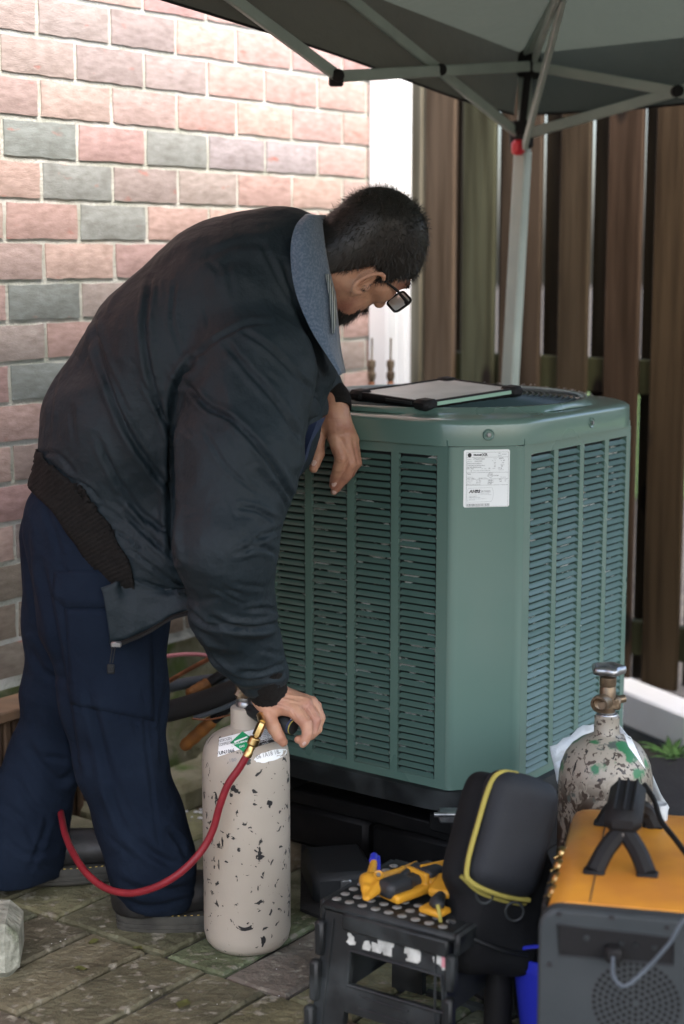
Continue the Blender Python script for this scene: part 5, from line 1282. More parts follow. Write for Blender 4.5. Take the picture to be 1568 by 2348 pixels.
mb = MB(); ptext(mb, rv, 'NON-FLAMMABLE', 534, 1709, 6.4, 14, .0011, xs=.72, bold=.15); ptext(mb, rv, 'GAS', 549, 1715, 6.8, 14, .0011, bold=.15); ptext(mb, rv, '2', 562, 1722, 7, 10, .0011)
lay(mb, rv, [(537, 1700), (566, 1688), (568, 1691), (538, 1704)], 6, 2, .0011); ptext(mb, rv, 'Roberts Oxygen Company', 592, 1704, 6.6, 15, .0011, xs=.55, bold=.1); ptext(mb, rv, 'Rockville, MD', 600, 1708, 4.6, 15, .0011, xs=.6)
mb.build('white_print', M['paper'], o, smooth=False)
# stamped date on a whitewashed patch
mb = MB(); rows = []
cpx = np.array([621, 1733.]); r = random.Random(3); ring_ = []
for k in range(26):
    t = 2 * math.pi * k / 26; rx_, ry_ = 38 * r.uniform(.9, 1.05), 13 * r.uniform(.85, 1.1); x = rx_ * math.cos(t); y = ry_ * math.sin(t); ring_.append((cpx[0] + x, cpx[1] + y - .25 * x))
for s_ in (0.02, .35, .7, 1): rows.append([rv.hit(cpx[0] + (x - cpx[0]) * s_, cpx[1] + (y - cpx[1]) * s_, .0004) for x, y in ring_])
mb.grid(rows[::-1], closed=True); mb.build('whitewash', M['paper'], b1, label='white painted patch with stamped test date')
mb = MB(); ptext(mb, rv, '06 1A18 18', 588, 1741, 14, 14, .0010, xs=.80); ptext(mb, rv, '180', 525, 1748, 12, 8, .0008); mb.build('stamp', M['grayink'], b1, smooth=False)
# valve + regulator
vz = .4365
mb = MB(); mb.lathe([(.014, 0), (.0165, .001), (.0165, .008), (.015, .010), (.0155, .012), (.015, .016), (.011, .016)], (c1[0], c1[1], vz), seg=24); mb.build('valve_thread', M['steel'], cyl)
mb = MB(); mb.lathe([(.010, 0), (.013, .002), (.013, .045), (.009, .05), (.009, .066), (0, .066)], (c1[0] - .004, c1[1], vz + .012), seg=8); mb.tube([c1 * [1, 1, 0] + Z3 * .475, P(546, 1597, 2.70)], .009, 10); mb.build('valve_body', M['oldbrass'], cyl, sharp=30)
mb = MB(); mb.tube([P(573, 1628, 2.69), P(600, 1640, 2.66), P(634, 1654, 2.657)], [.010, .014, .012], 14); mb.build('regulator_body', M['blackplastic'], cyl)
a = P(640, 1652, 2.665); b = P(690, 1676, 2.635); kd = nrm(b - a); KL = np.linalg.norm(b - a)
mb = MB(); mb.lathe([(.006, 0), (.0105, .002), (.0135, .008), (.0145, .016), (.0145, .022), (.0135, .026)], a, kd, 30, wob=lambda t: 1 + .02 * math.cos(10 * t)); mb.build('regulator_knob', M['blackplastic'], cyl)
mb = MB(); mb.lathe([(.0138, .026), (.0138, .0285), (.0120, .030)], a, kd, 30); mb.build('knob_ring', M['lining'], cyl)
mb = MB(); mb.grid([[a + kd * q + .0142 * (nrm(np.cross(kd, Z3)) * math.cos(t) * -1 + nrm(np.cross(nrm(np.cross(kd, Z3)), kd)) * math.sin(t)) for t in np.linspace(-.2, 1.9, 9)] for q in (.0262, .0282)]); mb.build('knob_mark', M['paper'], cyl)
mb = MB(); mb.lathe([(.0124, .0302), (.0124, .033), (.006, .0335), (0, .0335)], a, kd, 30); mb.build('knob_cap', M['blackplastic'], cyl)
mb = MB(); mb.lathe([(.0126, .0301), (.0132, .0312), (.0126, .0323)], a, kd, 30); mb.build('knob_stripe', M['piping'], cyl)
# brass hose fitting and hose
fa, fb_ = P(602, 1655, 2.610), P(566, 1734, 2.602); fd = nrm(fb_ - fa); FLn = np.linalg.norm(fb_ - fa)
hose = thing('charging_hose', 'dark red charging hose looping from the cylinder regulator round the front trouser leg', 'hose', tuple(G(300, 2130)))
mb = MB(); mb.lathe([(.005, 0), (.0066, .002), (.0074, .006), (.0074, FLn * .40), (.0050, FLn * .42), (.0050, FLn * .46)], fa, fd, 6); mb.build('hex_nut', M['brass'], hose, sharp=25)
mb = MB()
kp_ = [(.0055, FLn * .44), (.0082, FLn * .46)] + [(.0099 if i % 2 else .0093, FLn * (.47 + .02 * i)) for i in range(11)] + [(.0082, FLn * .69), (.006, FLn * .71)]
mb.lathe(kp_, fa, fd, 36, wob=lambda t: 1 + .018 * math.cos(18 * t)); mb.build('knurled_collar', M['brass'], hose, sharp=60)
mb = MB(); mb.lathe([(.0062, FLn * .70), (.0068, FLn * .72), (.0068, FLn * .84), (.0078, FLn * .86), (.0078, FLn * 1.0), (.0062, FLn * 1.0)], fa, fd, 24); mb.build('ferrule', M['brass'], hose, sharp=40)
mb = MB(); mb.tube([P(596, 1640, 2.64), fa + fd * .002], .006, 10); mb.build('elbow', M['brass'], hose)
hp = [P(568, 1729, 2.603), P(548, 1762, 2.603), P(522, 1800, 2.603), P(503, 1850, 2.605), P(489, 1900, 2.607), P(466, 1945, 2.605), P(430, 1986, 2.60), P(390, 2017, 2.60), P(340, 2040, 2.61), P(290, 2048, 2.63), P(240, 2035, 2.66), P(198, 2002, 2.70), P(168, 1957, 2.76), P(150, 1915, 2.83), P(142, 1880, 2.90), P(130, 1830, 3.12), P(120, 1900, 3.35)]
mb = MB(); mb.tube(spline(hp, 10), .0063, 14); mb.build('rubber_tube', M['hose'], hose)

c2 = P(1385, 1900, 2.600)
prof2 = [(0, 0), (.06, 0), (.074, .01), (.0775, .03), (.0775, .322), (.0768, .340), (.0735, .358), (.0670, .375), (.057, .389), (.044, .399), (.032, .405), (.0235, .409), (.0207, .413), (.0203, .440), (.018, .443), (.012, .443)]
cy2 = thing('gas_cylinder', 'badly worn beige cylinder with green paint smears and open brass valve, behind the yellow machine', 'gas cylinder', (c2[0], c2[1], .009))
lathe_obj('tank', prof2, c2, M['cylB'], cy2); rv2 = Rev(c2, [(r_, z + .009) for r_, z in prof2])
mb = MB(); lay(mb, rv2, [(1430, 1684), (1446, 1690), (1480, 1765), (1440, 1712)], 5, 8, .0005); mb.build('label', M['paper'], cy2)
vc = np.array([c2[0], c2[1], .452])
mb = MB(); mb.lathe([(.019, -.003), (.017, .002), (.013, .003), (.013, .006)], vc, seg=24); mb.build('neck_ring', M['steel'], cy2)
vx = c2[:2]
mb = MB(); mb.lathe([(.0125, .003), (.0135, .006), (.0135, .045), (.0120, .048), (.0120, .050)], vc, seg=20); mb.box(vc + np.array([.010, 0, .020]), (.022, .024, .022), bev=.004); mb.tube([vc + np.array([.015, 0, .024]), vc + np.array([.029, .004, .026])], [.007, .0065], 12)
oc = P(1376, 1613, 2.575); od = nrm([-.45, -.85, -.12]); mb.tube([vc + np.array([0, 0, .022]), oc - od * .004], [.012, .0138], 20); mb.lathe([(.0138, -.006), (.0145, .0), (.0145, .006), (.0112, .0065), (.0108, -.001), (.006, -.004), (0, -.004)], oc, od, 28); mb.build('valve_body', M['oldbrass'], cy2, sharp=40)
mb = MB(); mb.lathe([(.0125, .048), (.0138, .050), (.0138, .063), (.010, .065), (.0075, .067), (.0075, .074)], vc, seg=20); mb.build('bonnet', M['oldbrass'], cy2, sharp=35)
mb = MB(); wz = .070
mb.lathe([(.006, wz + .002), (.016, wz), (.022, wz - .001), (.0262, wz + .001), (.0272, wz + .006), (.0262, wz + .011), (.022, wz + .013), (.0185, wz + .0105), (.011, wz + .0085), (.006, wz + .012), (.0035, wz + .012), (0, wz + .0115)], vc, seg=60, wob=lambda t: 1 + .10 * math.cos(5 * t + .4)); mb.build('handwheel', M['steel'], cy2, sharp=60)

# packet of plastic wrap behind the second cylinder
mb = MB(); r = random.Random(6); rows = []
A4 = [(1262, 1716, 2.76), (1352, 1662, 2.82), (1432, 1676, 2.80), (1532, 1850, 2.70)]
B4 = [(1280, 1800, 2.74), (1340, 1790, 2.78), (1430, 1800, 2.78), (1500, 1900, 2.70)]
sa = spline([P(*q) for q in A4], 6); sb = spline([P(*q) for q in B4], 6)
for i in range(len(sa)): rows.append([sa[i] * (1 - s_) + sb[i] * s_ + np.array([0, r.uniform(-.006, .006), r.uniform(-.004, .004)]) for s_ in np.linspace(0, 1, 8)])
mb.grid(rows); o = mb.build('plastic_packet', M['plastic_wrap']); tag(o, 'crumpled clear and white plastic packet leaning behind the worn cylinder', 'packet'); o.modifiers.new('s', 'SOLIDIFY').thickness = .002

# ================================================================ STEP STOOL
SZ = .235
f0 = G(734, 2064, SZ); f1 = G(1007, 2136, SZ); s1 = nrm(f1 - f0); s2 = np.array([-s1[1], s1[0], 0]); bk = G(856, 1960, SZ)
SW = .232; SDp = abs(np.dot(bk - f0, s2)) + .01
stool = thing('step_stool', 'black folding plastic step stool with pale grip dots and torn stickers', 'step stool', tuple((f0 + s1 * SW / 2 + s2 * SDp / 2) * [1, 1, 0]))
f0 = f0 + s1 * .0
def spt(a, b, z): return f0 * [1, 1, 0] + s1 * a + s2 * b + Z3 * z
mb = MB(); mb.box(spt(SW / 2, SDp / 2, SZ - .008), (SW, SDp, .016), ax=[s1, s2, Z3], bev=.006); mb.build('top', M['blackplastic'], stool)
mb = MB(); mb.box(spt(SW / 2 + .018, -.002, SZ - .022), (SW - .05, .010, .026), ax=[s1, s2, Z3], bev=.003); mb.build('front_lip', M['blackplastic'], stool)
for a in (.0, SW): 
    mb = MB(); mb.box(spt(a, SDp / 2, SZ - .018), (.012, SDp - .01, .034), ax=[s1, s2, Z3], bev=.004); mb.build('side_rim', M['blackplastic'], stool)
dm = MB(); dm.lathe([(.0074, 0), (.0070, .0006), (0, .0006)], (0, 0, 0), seg=14); dme = dm.mesh('grip_dot', M['dot'], True)
for i in range(10):
    for j in range(8):
        a, b_ = .018 + i * .0232, .018 + j * .0232
        if b_ > SDp - .012 or a > SW - .012: continue
        if 3 <= i <= 5 and 3 <= j <= 4: continue
        if (i + j) % 2 and 2 < i < 7 and j > 4: continue
        link('grip_dot', dme, stool, loc=spt(a, b_, SZ))
def panel(off, tilt, name, front=True):
    o0 = f0 * [1, 1, 0] + s2 * off + Z3 * (SZ - .016); dn = nrm(-Z3 + (-s2 if front else s2) * tilt); nn = nrm(np.cross(s1, dn)); nn = nn if np.dot(nn, s2) < 0 else -nn
    return o0, dn, nn
o0, dn, nn = panel(.006, .13, 'p')
def pab(x, y):
    d = ray(x, y); o = np.array([0, 0, CAMH]); t = np.dot(o0 - o, nn) / np.dot(d, nn); q = o + d * t - o0; return np.dot(q, s1), np.dot(q, dn)
TL, TR_, BRp, BLp = pab(804, 2181), pab(1013, 2236), pab(1019, 2323), pab(796, 2258)
Lp = (SZ - .02) / abs(dn[2]); hA, hB = (TL[1] + TR_[1]) / 2, (BLp[1] + BRp[1]) / 2
def front_frame(o0, dn, nn, par_name='leg_panel'):
    mb = MB()
    def q(a0, a1, b0, b1, a0b=None, a1b=None, t=.014): 
        a0b = a0 if a0b is None else a0b; a1b = a1 if a1b is None else a1b
        mb.prism([(a0, b0), (a1, b0), (a1b, b1), (a0b, b1)], t, o0 - nn * t, s1, dn, nn)
    W_ = SW - .012; q(.006, W_, 0, hA, .004, W_ + .002); q(.004, TL[0], hA, Lp, -.010, BLp[0] - .006); q(TR_[0], W_ + .002, hA, Lp, BRp[0] + .004, W_ + .014)
    q(TL[0] - .004, TR_[0] + .002, hB, hB + .042, t=.012); q(TL[0] - .002, TR_[0] + .001, Lp - .012, Lp, t=.012)
    # raised rims and ribs
    def rib(a, b, c, d, w=.004): mb.tube([o0 + s1 * a + dn * b + nn * .001, o0 + s1 * c + dn * d + nn * .001], w / 2 + .0005, 6)
    rib(TL[0], hA, TR_[0], hA); rib(BLp[0], hB, BRp[0], hB); rib(TL[0], hA, BLp[0], hB); rib(TR_[0], hA, BRp[0], hB); rib(.022, .01, .012, Lp - .01, .003); rib(W_ - .02, .01, W_ - .006, Lp - .01, .003); rib(TL[0] + .02, hB + .012, TR_[0] - .05, hB + .012, .002); rib(TL[0] + .02, hB + .03, TR_[0] - .05, hB + .03, .002)
    return mb.build(par_name, M['blackplastic'], stool, sharp=30)
fp = front_frame(o0, dn, nn); o2, dn2, nn2 = panel(SDp - .006, .13, 'b', False); nn2 = -nn2 if np.dot(nn2, s2) < 0 else nn2; front_frame(o2, dn2, nn2)
for a in (.004, SW - .004):
    mb = MB(); 
    for k, (z0, z1) in enumerate(((.01, .075), (.08, .145), (.15, .205))):
        mb.box(spt(a + (-.008 if a < .1 else .008) * (1 - z0 / .2), -.012 + .03 * (z0 / .2) - .012, (z0 + z1) / 2), (.016, .018, z1 - z0), ax=[s1, s2, Z3], bev=.004)
    mb.build('hinge_leg', M['blackplastic'], stool)
for a in (.03, SW - .03):
    mb = MB(); mb.box(spt(a, SDp / 2, .14), (.006, SDp * .8, .10), ax=[s1, s2, Z3], bev=.002); mb.build('side_web', M['blackplastic'], stool)
mpn = lambda x, y, z=.0006: o0 + s1 * pab(x, y)[0] + dn * pab(x, y)[1] + nn * z
def cv(L_): return [(790.8 + x * .19, 2034.4 + y * .19) for x, y in L_]
blobs = [[(40, 548), (75, 552), (90, 585), (115, 600), (112, 650), (135, 660), (125, 695), (60, 695), (18, 655), (35, 640), (48, 600), (32, 570)],
         [(240, 648), (290, 645), (308, 690), (322, 720), (300, 768), (212, 745), (218, 700)], [(325, 660), (372, 670), (398, 690), (402, 790), (370, 780), (330, 770)],
         [(398, 572), (420, 575), (432, 610), (490, 545), (560, 540), (580, 590), (560, 640), (595, 668), (590, 725), (565, 730), (568, 838), (470, 815), (455, 765), (430, 800), (402, 790)],
         [(755, 590), (820, 600), (858, 660), (905, 670), (908, 710), (885, 725), (918, 800), (912, 890), (880, 920), (740, 885), (735, 860), (765, 850), (750, 800), (718, 795), (722, 740), (738, 700)],
         [(1170, 715), (1210, 703), (1240, 735), (1232, 870), (1228, 990), (1180, 1003), (1165, 960), (1130, 925), (1080, 925), (1062, 840), (1100, 830), (1110, 780)]]
for i, bl_ in enumerate(blobs):
    mb = MB(); mb.prism([pab(*q) for q in cv(bl_)][::-1], .0006, o0 + nn * .0003, s1, dn, nn); mb.build('torn_sticker', M['torn'], fp, smooth=False)
mb = MB(); mb.prism([pab(*q) for q in cv([(1172, 755), (1236, 752), (1228, 970), (1172, 965)])][::-1], .0004, o0 + nn * .0011, s1, dn, nn); mb.build('pink_strip', M['pink'], fp, smooth=False)
mb = MB(); text_mb(mb, 'NG STO', 11.5, lambda a, b, z: mpn(790.8 + 405 * .19 + a * .95, 2034.4 + 650 * .19 - b + a * .13, .0012), xs=.95)
for i in range(4): text_mb(mb, 'DO NOT STAND ON TOP', 4.2, lambda a, b, z: mpn(790.8 + 410 * .19 + a * .95, 2034.4 + (690 + 28 * i) * .19 - b + a * .13, .0012), xs=.6)
mb.build('print', M['grayink'], fp, smooth=False)

# ================================================================ PROBES ON THE STOOL
TZ = SZ + .001
def gp(x, y, h): return G(790.8 + x * .19, 1919.8 + y * .19, SZ + h)
def sdfmesh(name, f, pts, m_, par, h=.002, mar=.03, rl=1):
    a = np.array(pts); V, Q = surfnet(f, a.min(0) - mar, a.max(0) + mar, h); return link(name, npmesh(name, relax(V, Q, rl), biggest(V, Q), m_), par), V, Q
u1 = .19 * 2.42 / 3797
pc1 = thing('pipe_clamp', 'yellow pipe clamp probe with beak shaped jaws and a blue band, leftmost on the stool', 'pipe clamp', tuple(gp(300, 600, 0)), 'yellow clamp probes on the stool')
def f1_(p):
    d = sd_cone(p, gp(300, 530, .024), gp(420, 520, .026), 105 * u1, 80 * u1); d = smin(d, sd_cone(p, gp(240, 500, .024), gp(250, 620, .022), 65 * u1, 55 * u1), .01)
    d = smin(d, sd_cone(p, gp(400, 600, .022), gp(270, 740, .016), 82 * u1, 35 * u1), .008); d = smin(d, sd_cone(p, gp(235, 600, .022), gp(232, 740, .016), 45 * u1, 22 * u1), .003)
    d = smin(d, sd_cone(p, gp(420, 510, .026), gp(700, 400, .026), 78 * u1, 48 * u1), .012); d = smin(d, sd_cone(p, gp(700, 385, .026), gp(860, 305, .024), 40 * u1, 26 * u1), .006)
    d = smin(d, sd_cone(p, gp(320, 430, .03), gp(362, 260, .036), 58 * u1, 48 * u1), .006); d = -smin(-d, sd_cone(p, gp(268, 690, .03), gp(296, 660, .036), 12 * u1, 14 * u1), .003); return d
P1 = [gp(240, 780, .01), gp(860, 300, .03), gp(300, 500, .03), gp(362, 230, .04)]
cb, _, _ = sdfmesh('clamp_body', f1_, P1, M['yellow'], pc1, .0018, .025)
f1g = lambda p: sd_cone(p, gp(700, 470, .030), gp(865, 335, .028), 55 * u1, 45 * u1)
sdfmesh('grip', f1g, [gp(700, 470, .03), gp(865, 335, .03)], M['grip'], pc1, .002, .02)
mb = MB(); mb.tube([gp(338, 290, .037), gp(352, 225, .040)], 52 * u1, 14); mb.tube([gp(398, 240, .038), gp(405, 330, .034), gp(405, 400, .03)], .0035, 8); mb.build('blue_band', M['blue'], pc1)
mb = MB(); mb.lathe([(.0075, 0), (.0065, .003), (.004, .0015)], gp(405, 455, .040), (0, -.75, .65), 16); mb.build('rivet_ring', M['yellow'], pc1)
mb = MB(); mb.lathe([(.0036, .0), (.003, .003), (0, .003)], gp(405, 455, .041), (0, -.75, .65), 12); mb.build('rivet', M['steel'], pc1)
pc2 = thing('pipe_clamp', 'grey and yellow clamp probe lying across the middle of the stool top', 'pipe clamp', tuple(gp(800, 600, 0)), 'yellow clamp probes on the stool')
def rbx(p, c, ax_, hs, r_):
    q = np.abs((p - c) @ np.array(ax_, np.float32).T) - (np.array(hs, np.float32) - r_); return np.linalg.norm(np.maximum(q, 0), axis=-1) + np.minimum(q.max(-1), 0) - r_
pa, pb = gp(560, 640, .018), gp(1010, 480, .020); l1 = nrm(pb - pa); l2 = nrm(np.cross(Z3, l1)); l3 = np.cross(l1, l2); AX2 = [l1, l2, l3]; LL = np.linalg.norm(pb - pa)
sdfmesh('grip', lambda p: smin(rbx(p, pa + l1 * .008 + l3 * .004, AX2, (.026, .019, .014), .012), rbx(p, (pa + pb) / 2 + l3 * .002, AX2, (LL / 2, .014, .011), .008), .006), [pa, pb], M['grip'], pc2, .0018, .04)
sdfmesh('end_cap', lambda p: rbx(p, pb + l3 * .004, AX2, (.019, .022, .016), .009), [pb], M['grip'], pc2, .0018, .04)
sdfmesh('clamp_body', lambda p: np.minimum(rbx(p, (pa + pb) / 2 - l3 * .006 - l2 * .004, AX2, (LL / 2 + .012, .0235, .007), .005), rbx(p, pb - l1 * .022 + l3 * .003, AX2, (.0045, .0235, .015), .003)), [pa, pb], M['yellow'], pc2, .0018, .045)
tl = gp(1180, 430, .026); AXT = [nrm(gp(1310, 400, .03) - gp(1070, 450, .03)), None, None]; AXT[1] = nrm(np.cross(Z3 * .8 + np.array([0, -.5, 0]), AXT[0])); AXT[2] = np.cross(AXT[0], AXT[1])
sdfmesh('display_end', lambda p: rbx(p, tl, AXT, (.036, .020, .009), .006), [tl], M['yellow'], pc2, .0018, .05)
mb = MB(); text_mb(mb, 'Fieldpiece', .0095, lambda a, b, z: tl - AXT[0] * (a - .024) - AXT[1] * (b - .004) + AXT[2] * .0096, xs=.85, bold=.0002); mb.build('print', M['ink'], pc2, smooth=False)
mb = MB(); mb.lathe([(.0055, 0), (.005, .001), (0, .001)], tl + AXT[0] * .027 + AXT[2] * .009, AXT[2], 16); mb.build('round_badge', M['grayink'], pc2)
pc3 = thing('pipe_clamp', 'third yellow probe, half hidden between the stool and the black bag', 'pipe clamp', tuple(gp(1120, 800, 0)), 'yellow clamp probes on the stool')
sdfmesh('grip', lambda p: smin(sd_cone(p, gp(1110, 790, .018), gp(1150, 720, .020), 82 * u1, 72 * u1), sd_cone(p, gp(1110, 790, .018), gp(1130, 820, .018), 70 * u1, 70 * u1), .01), [gp(1110, 790, .02), gp(1150, 720, .02)], M['grip'], pc3, .002, .03)
mb = MB(); q3 = gp(1085, 878, .010); e_3 = nrm(gp(1150, 900, .01) - gp(1020, 858, .01)); mb.box(q3, (.040, .03, .010), ax=[e_3, np.cross(Z3, e_3), Z3], bev=.003); mb.build('clamp_body', M['yellow'], pc3)
mb = MB(); a, b = gp(1140, 700, .020), gp(1270, 480, .028); e_3 = nrm(b - a); e_4 = nrm(np.cross(Z3, e_3)); mb.box((a + b) / 2, (np.linalg.norm(b - a), .038, .014), ax=[e_3, e_4, np.cross(e_3, e_4)], bev=.004); mb.build('handle', M['yellow'], pc3)

# ================================================================ TOOL BAG
bag = thing('tool_bag', 'soft black tool bag with yellow zipper piping leaning between stool and machine', 'bag', tuple(G(1130, 2260)))
fx = nrm([.88, .28, -.36]); fy = nrm([.33, .35, .87]); fy = nrm(fy - fx * np.dot(fx, fy)); fz = np.cross(fx, fy); fz = fz if fz[1] < 0 else -fz
fc = P(1172, 1912, 2.30); AXB = [fx, fy, fz]
def f_flap(p): 
    q = p - fc; b = q @ fy
    return rbx(p, fc + fz * 0, AXB, (.060, .085, .030), .026) - .004 * np.cos((q @ fx) * 30) - .0012 * vnoise(p * 40)
_, Vf, Qf = sdfmesh('flap', f_flap, [fc - fy * .09 - fx * .06, fc + fy * .09 + fx * .06], M['bagflap'], bag, .004, .05, 2)
bc = P(1128, 2075, 2.34); by = nrm([.16, .20, .96]); AXC = [nrm(fx - by * np.dot(fx, by)), by, None]; AXC[2] = np.cross(AXC[0], AXC[1])
def f_bagb(p): return smin(smin(rbx(p, bc, AXC, (.074, .098, .062), .035), rbx(p, fc - fz * .045 - fy * .01, AXB, (.066, .088, .030), .025), .03), sd_cone(p, bc + by * .03, fc - fz * .05, .062, .052), .03) - .0025 * vnoise(p * 22) - .001 * vnoise(p * 60)
sdfmesh('body', f_bagb, [bc - by * .11 - fx * .10, bc + fx * .1, fc + fy * .1 + fx * .08, fc - fx * .08, bc + [0, .1, 0]], M['bag'], bag, .0045, .07, 2)
def pip(L_, r_, nm='piping'): m_ = MB(); m_.tube(spline(L_, 8), r_, 8); return m_.build(nm, M['piping'], bag)
def fl(a, b, c=0.): return fc + fx * a + fy * b + fz * c
pip([fl(-.020, .086, .010), fl(-.048, .080, .012), fl(-.060, .058, .012), fl(-.0635, .0, .012), fl(-.0635, -.060, .012), fl(-.052, -.082, .014), fl(0, -.089, .016), fl(.048, -.085, .014)], .0038)
pip([fl(-.058, -.078, -.010), fl(-.02, -.094, -.004), fl(.045, -.094, -.002), fl(.062, -.080, -.012)], .0032)
pip([P(1003, 2074, 2.27), P(1008, 2100, 2.265), P(1011, 2122, 2.268)], .003, 'pull_tab')
mb = MB(); text_mb(mb, 'VLA', .022, lambda a, b, z: fl(-.0655 + b * .35, .040 - a * -1 - .02, .0165 + b * .1), xs=.9); 
mb = MB(); 
for (x, y, s_) in ((1111, 2052, 20), (1180, 2090, 22)):
    c = P(x, y, 2.268); mb.tube([c + np.array([math.cos(t), 0, math.sin(t) * 1.1]) * s_ * pr(2.27) for t in np.linspace(0, 2 * math.pi, 20)], .0022, 6, False)
mb.build('d_rings', M['blackplastic'], bag, kind='stuff')
mb = MB(); mb.tube(spline([P(1030, 2110, 2.262), P(1080, 2150, 2.258), P(1150, 2178, 2.262), P(1210, 2190, 2.28)], 6), .003, 6); mb.build('seam', M['blackplastic'], bag)

# ================================================================ YELLOW RECOVERY MACHINE
MZ = .352
m0 = G(1248, 2072, MZ); m1 = G(1568, 2100, MZ); mx = nrm(m1 - m0); my = np.array([-mx[1], mx[0], 0]); mbk = G(1297, 1841, MZ); MW, MD_ = .235, np.dot(mbk - m0, my)
mc = thing('recovery_machine', 'orange topped refrigerant recovery machine with black handle and round vent', 'machine', tuple((m0 + mx * MW / 2 + my * MD_ / 2) * [1, 1, 0]))
def mp(a, b, z): return m0 * [1, 1, 0] + mx * a + my * b + Z3 * z
AXM = [mx, my, Z3]
mb = MB(); secs = []
def hood(b, g=0., zt=MZ):
    o = []
    for (a, z) in ((-.002 - g, zt - .045), (0 - g, zt - .028), (.006 - g, zt - .010), (.018, zt - .002 + g), (.034, zt + g), (MW - .034, zt + g), (MW - .018, zt - .002 + g), (MW - .006 + g, zt - .010), (MW + g, zt - .028), (MW + .002 + g, zt - .045)): o.append(mp(a, b, z))
    return o
mb.grid([hood(.012), hood(.014, .001), hood(MD_ * .5), hood(MD_ * .55), hood(MD_ - .03), hood(MD_ - .012, -.003), hood(MD_, -.012)]); q = hood(.012); mb.add(q, [tuple(range(len(q)))[::-1]]); q = hood(MD_, -.012); mb.add(q, [tuple(range(len(q)))])
o = mb.build('hood', M['orangecase'], mc, sharp=35); o.modifiers.new('s', 'SOLIDIFY').thickness = .004
mb = MB(); 
mb.tube([mp(.058, b_, MZ + .0008) for b_ in (.016, .1, .2, MD_ - .02)], .0009, 5); mb.tube([mp(.058, .016, MZ), mp(.058, .014, MZ - .04)], .0009, 5)
mb.build('hood_seam', M['blackplastic'], mc)
mb = MB(); mb.box(mp(MW / 2, MD_ / 2, .165), (MW - .006, MD_ - .004, .30), ax=AXM, bev=.012); mb.build('cabinet', M['blackplastic'], mc)
# front bezel: a thick dark frame with rounded top
mb = MB()
def bez(y, g): return [mp(MW / 2 + x, y, .176 + z) for x, z in rrect(MW + .012 + g, .35 + g, .028, 6)]
mb.grid([bez(.014, -.004), bez(.012, 0), bez(-.008, 0), bez(-.012, -.006), bez(-.0125, -.010)], closed=True); q = bez(-.0125, -.010); mb.add(q, [tuple(range(len(q)))]); mb.add(bez(.014, -.004), [tuple(range(len(q)))[::-1]]); fr_ = mb.build('front_panel', M['frontgrey'], mc, sharp=35)
def fpix(x, y):
    pl = mp(0, -.0125, 0); d = ray(x, y); t = np.dot(pl - np.array([0, 0, CAMH]), my) / np.dot(d, my); q = np.array([0, 0, CAMH]) + d * t; return q
mb = MB(); q = [fpix(*k) for k in ((1279, 2118), (1546, 2150), (1544, 2212), (1283, 2190))]; cc = sum(q) / 4; qq = [p + my * .0 for p in q]
mb.add([p - my * .0008 for p in qq], [(3, 2, 1, 0)]); mb.build('recess', M['rubber'], fr_, smooth=False)
mb = MB(); L4 = [p - my * .0015 for p in qq] + [qq[0] - my * .0015]; mb.tube(L4, .0014, 6); mb.build('recess_rim', M['blackplastic'], fr_)
for (x, y) in ((1345, 2150), (1425, 2162), (1458, 2166), (1500, 2172)):
    mb = MB(); mb.lathe([(.004, 0), (.0035, .003), (0, .003)], fpix(x, y), -my, 12); mb.build('switch', M['blackplastic'], fr_)
mb = MB(); mb.box(fpix(1408, 2178) - my * .012, (.022, .024, .020), ax=AXM, bev=.004); mb.build('plug', M['rubber'], fr_)
mb = MB(); vcen = fpix(1458, 2300)
for k in range(1, 8):
    n_ = 6 * k
    for i in range(n_):
        t = 2 * math.pi * (i + .5 * (k % 2)) / n_; c = vcen + (mx * math.cos(t) + Z3 * math.sin(t)) * .0078 * k
        mb.lathe([(.0030, .0002), (.0030, .0006), (0, .0006)], c, -my, 8)
mb.build('vent_holes', M['rubber'], fr_, kind='stuff')
for (x, y) in ((1282, 2096), (1402, 2105), (1260, 2212), (1530, 2128)):
    mb = MB(); mb.lathe([(.0038, 0), (.003, .0015), (0, .0012)], fpix(x, y), -my, 10); mb.build('screw', M['ink'], fr_)
# handle: two forked ends and a thick ribbed grip
def mtop(x, y, z=MZ): return G(x, y, z)
fA, fB = mtop(1362, 1998, MZ + .002), mtop(1484, 2004, MZ + .002); gF = (fA + fB) / 2 + Z3 * .052 + my * .035; back = my * .115
mb = MB()
def leg_(a, b, r0, r1): mb.tube(spline([a, a * .5 + b * .5 + (a - (fA + fB) / 2) * .10, b], 6), np.linspace(r0, r1, 13), 8)
for f_ in (fA, fB): leg_(f_, gF, .0135, .0125)
mb.build('front_fork', M['rubber'], mc)
mb = MB()
for f_ in (fA, fB): leg_(f_ + my * .20, gF + back, .0135, .0125)
mb.build('rear_fork', M['rubber'], mc)
mb = MB(); mb.box(gF + back / 2 + Z3 * .012, (.052, np.linalg.norm(back) + .04, .036), ax=AXM, bev=.012)
for i in (-1, 0, 1): mb.box(gF + back / 2 + Z3 * .031 + mx * .013 * i, (.004, np.linalg.norm(back) + .02, .004), ax=AXM, bev=.001)
mb.build('grip', M['rubber'], mc)
for f_ in (fA, fB):
    mb = MB(); mb.box(f_, (.030, .022, .008), ax=AXM, bev=.003); mb.box(f_ + my * .20, (.030, .022, .008), ax=AXM, bev=.003); mb.build('handle_foot', M['rubber'], mc)
mb = MB(); mb.lathe([(.004, 0), (.0035, .003), (0, .003)], gF - my * .012 - Z3 * .006, -my, 10); mb.build('handle_screw', M['steel'], mc)
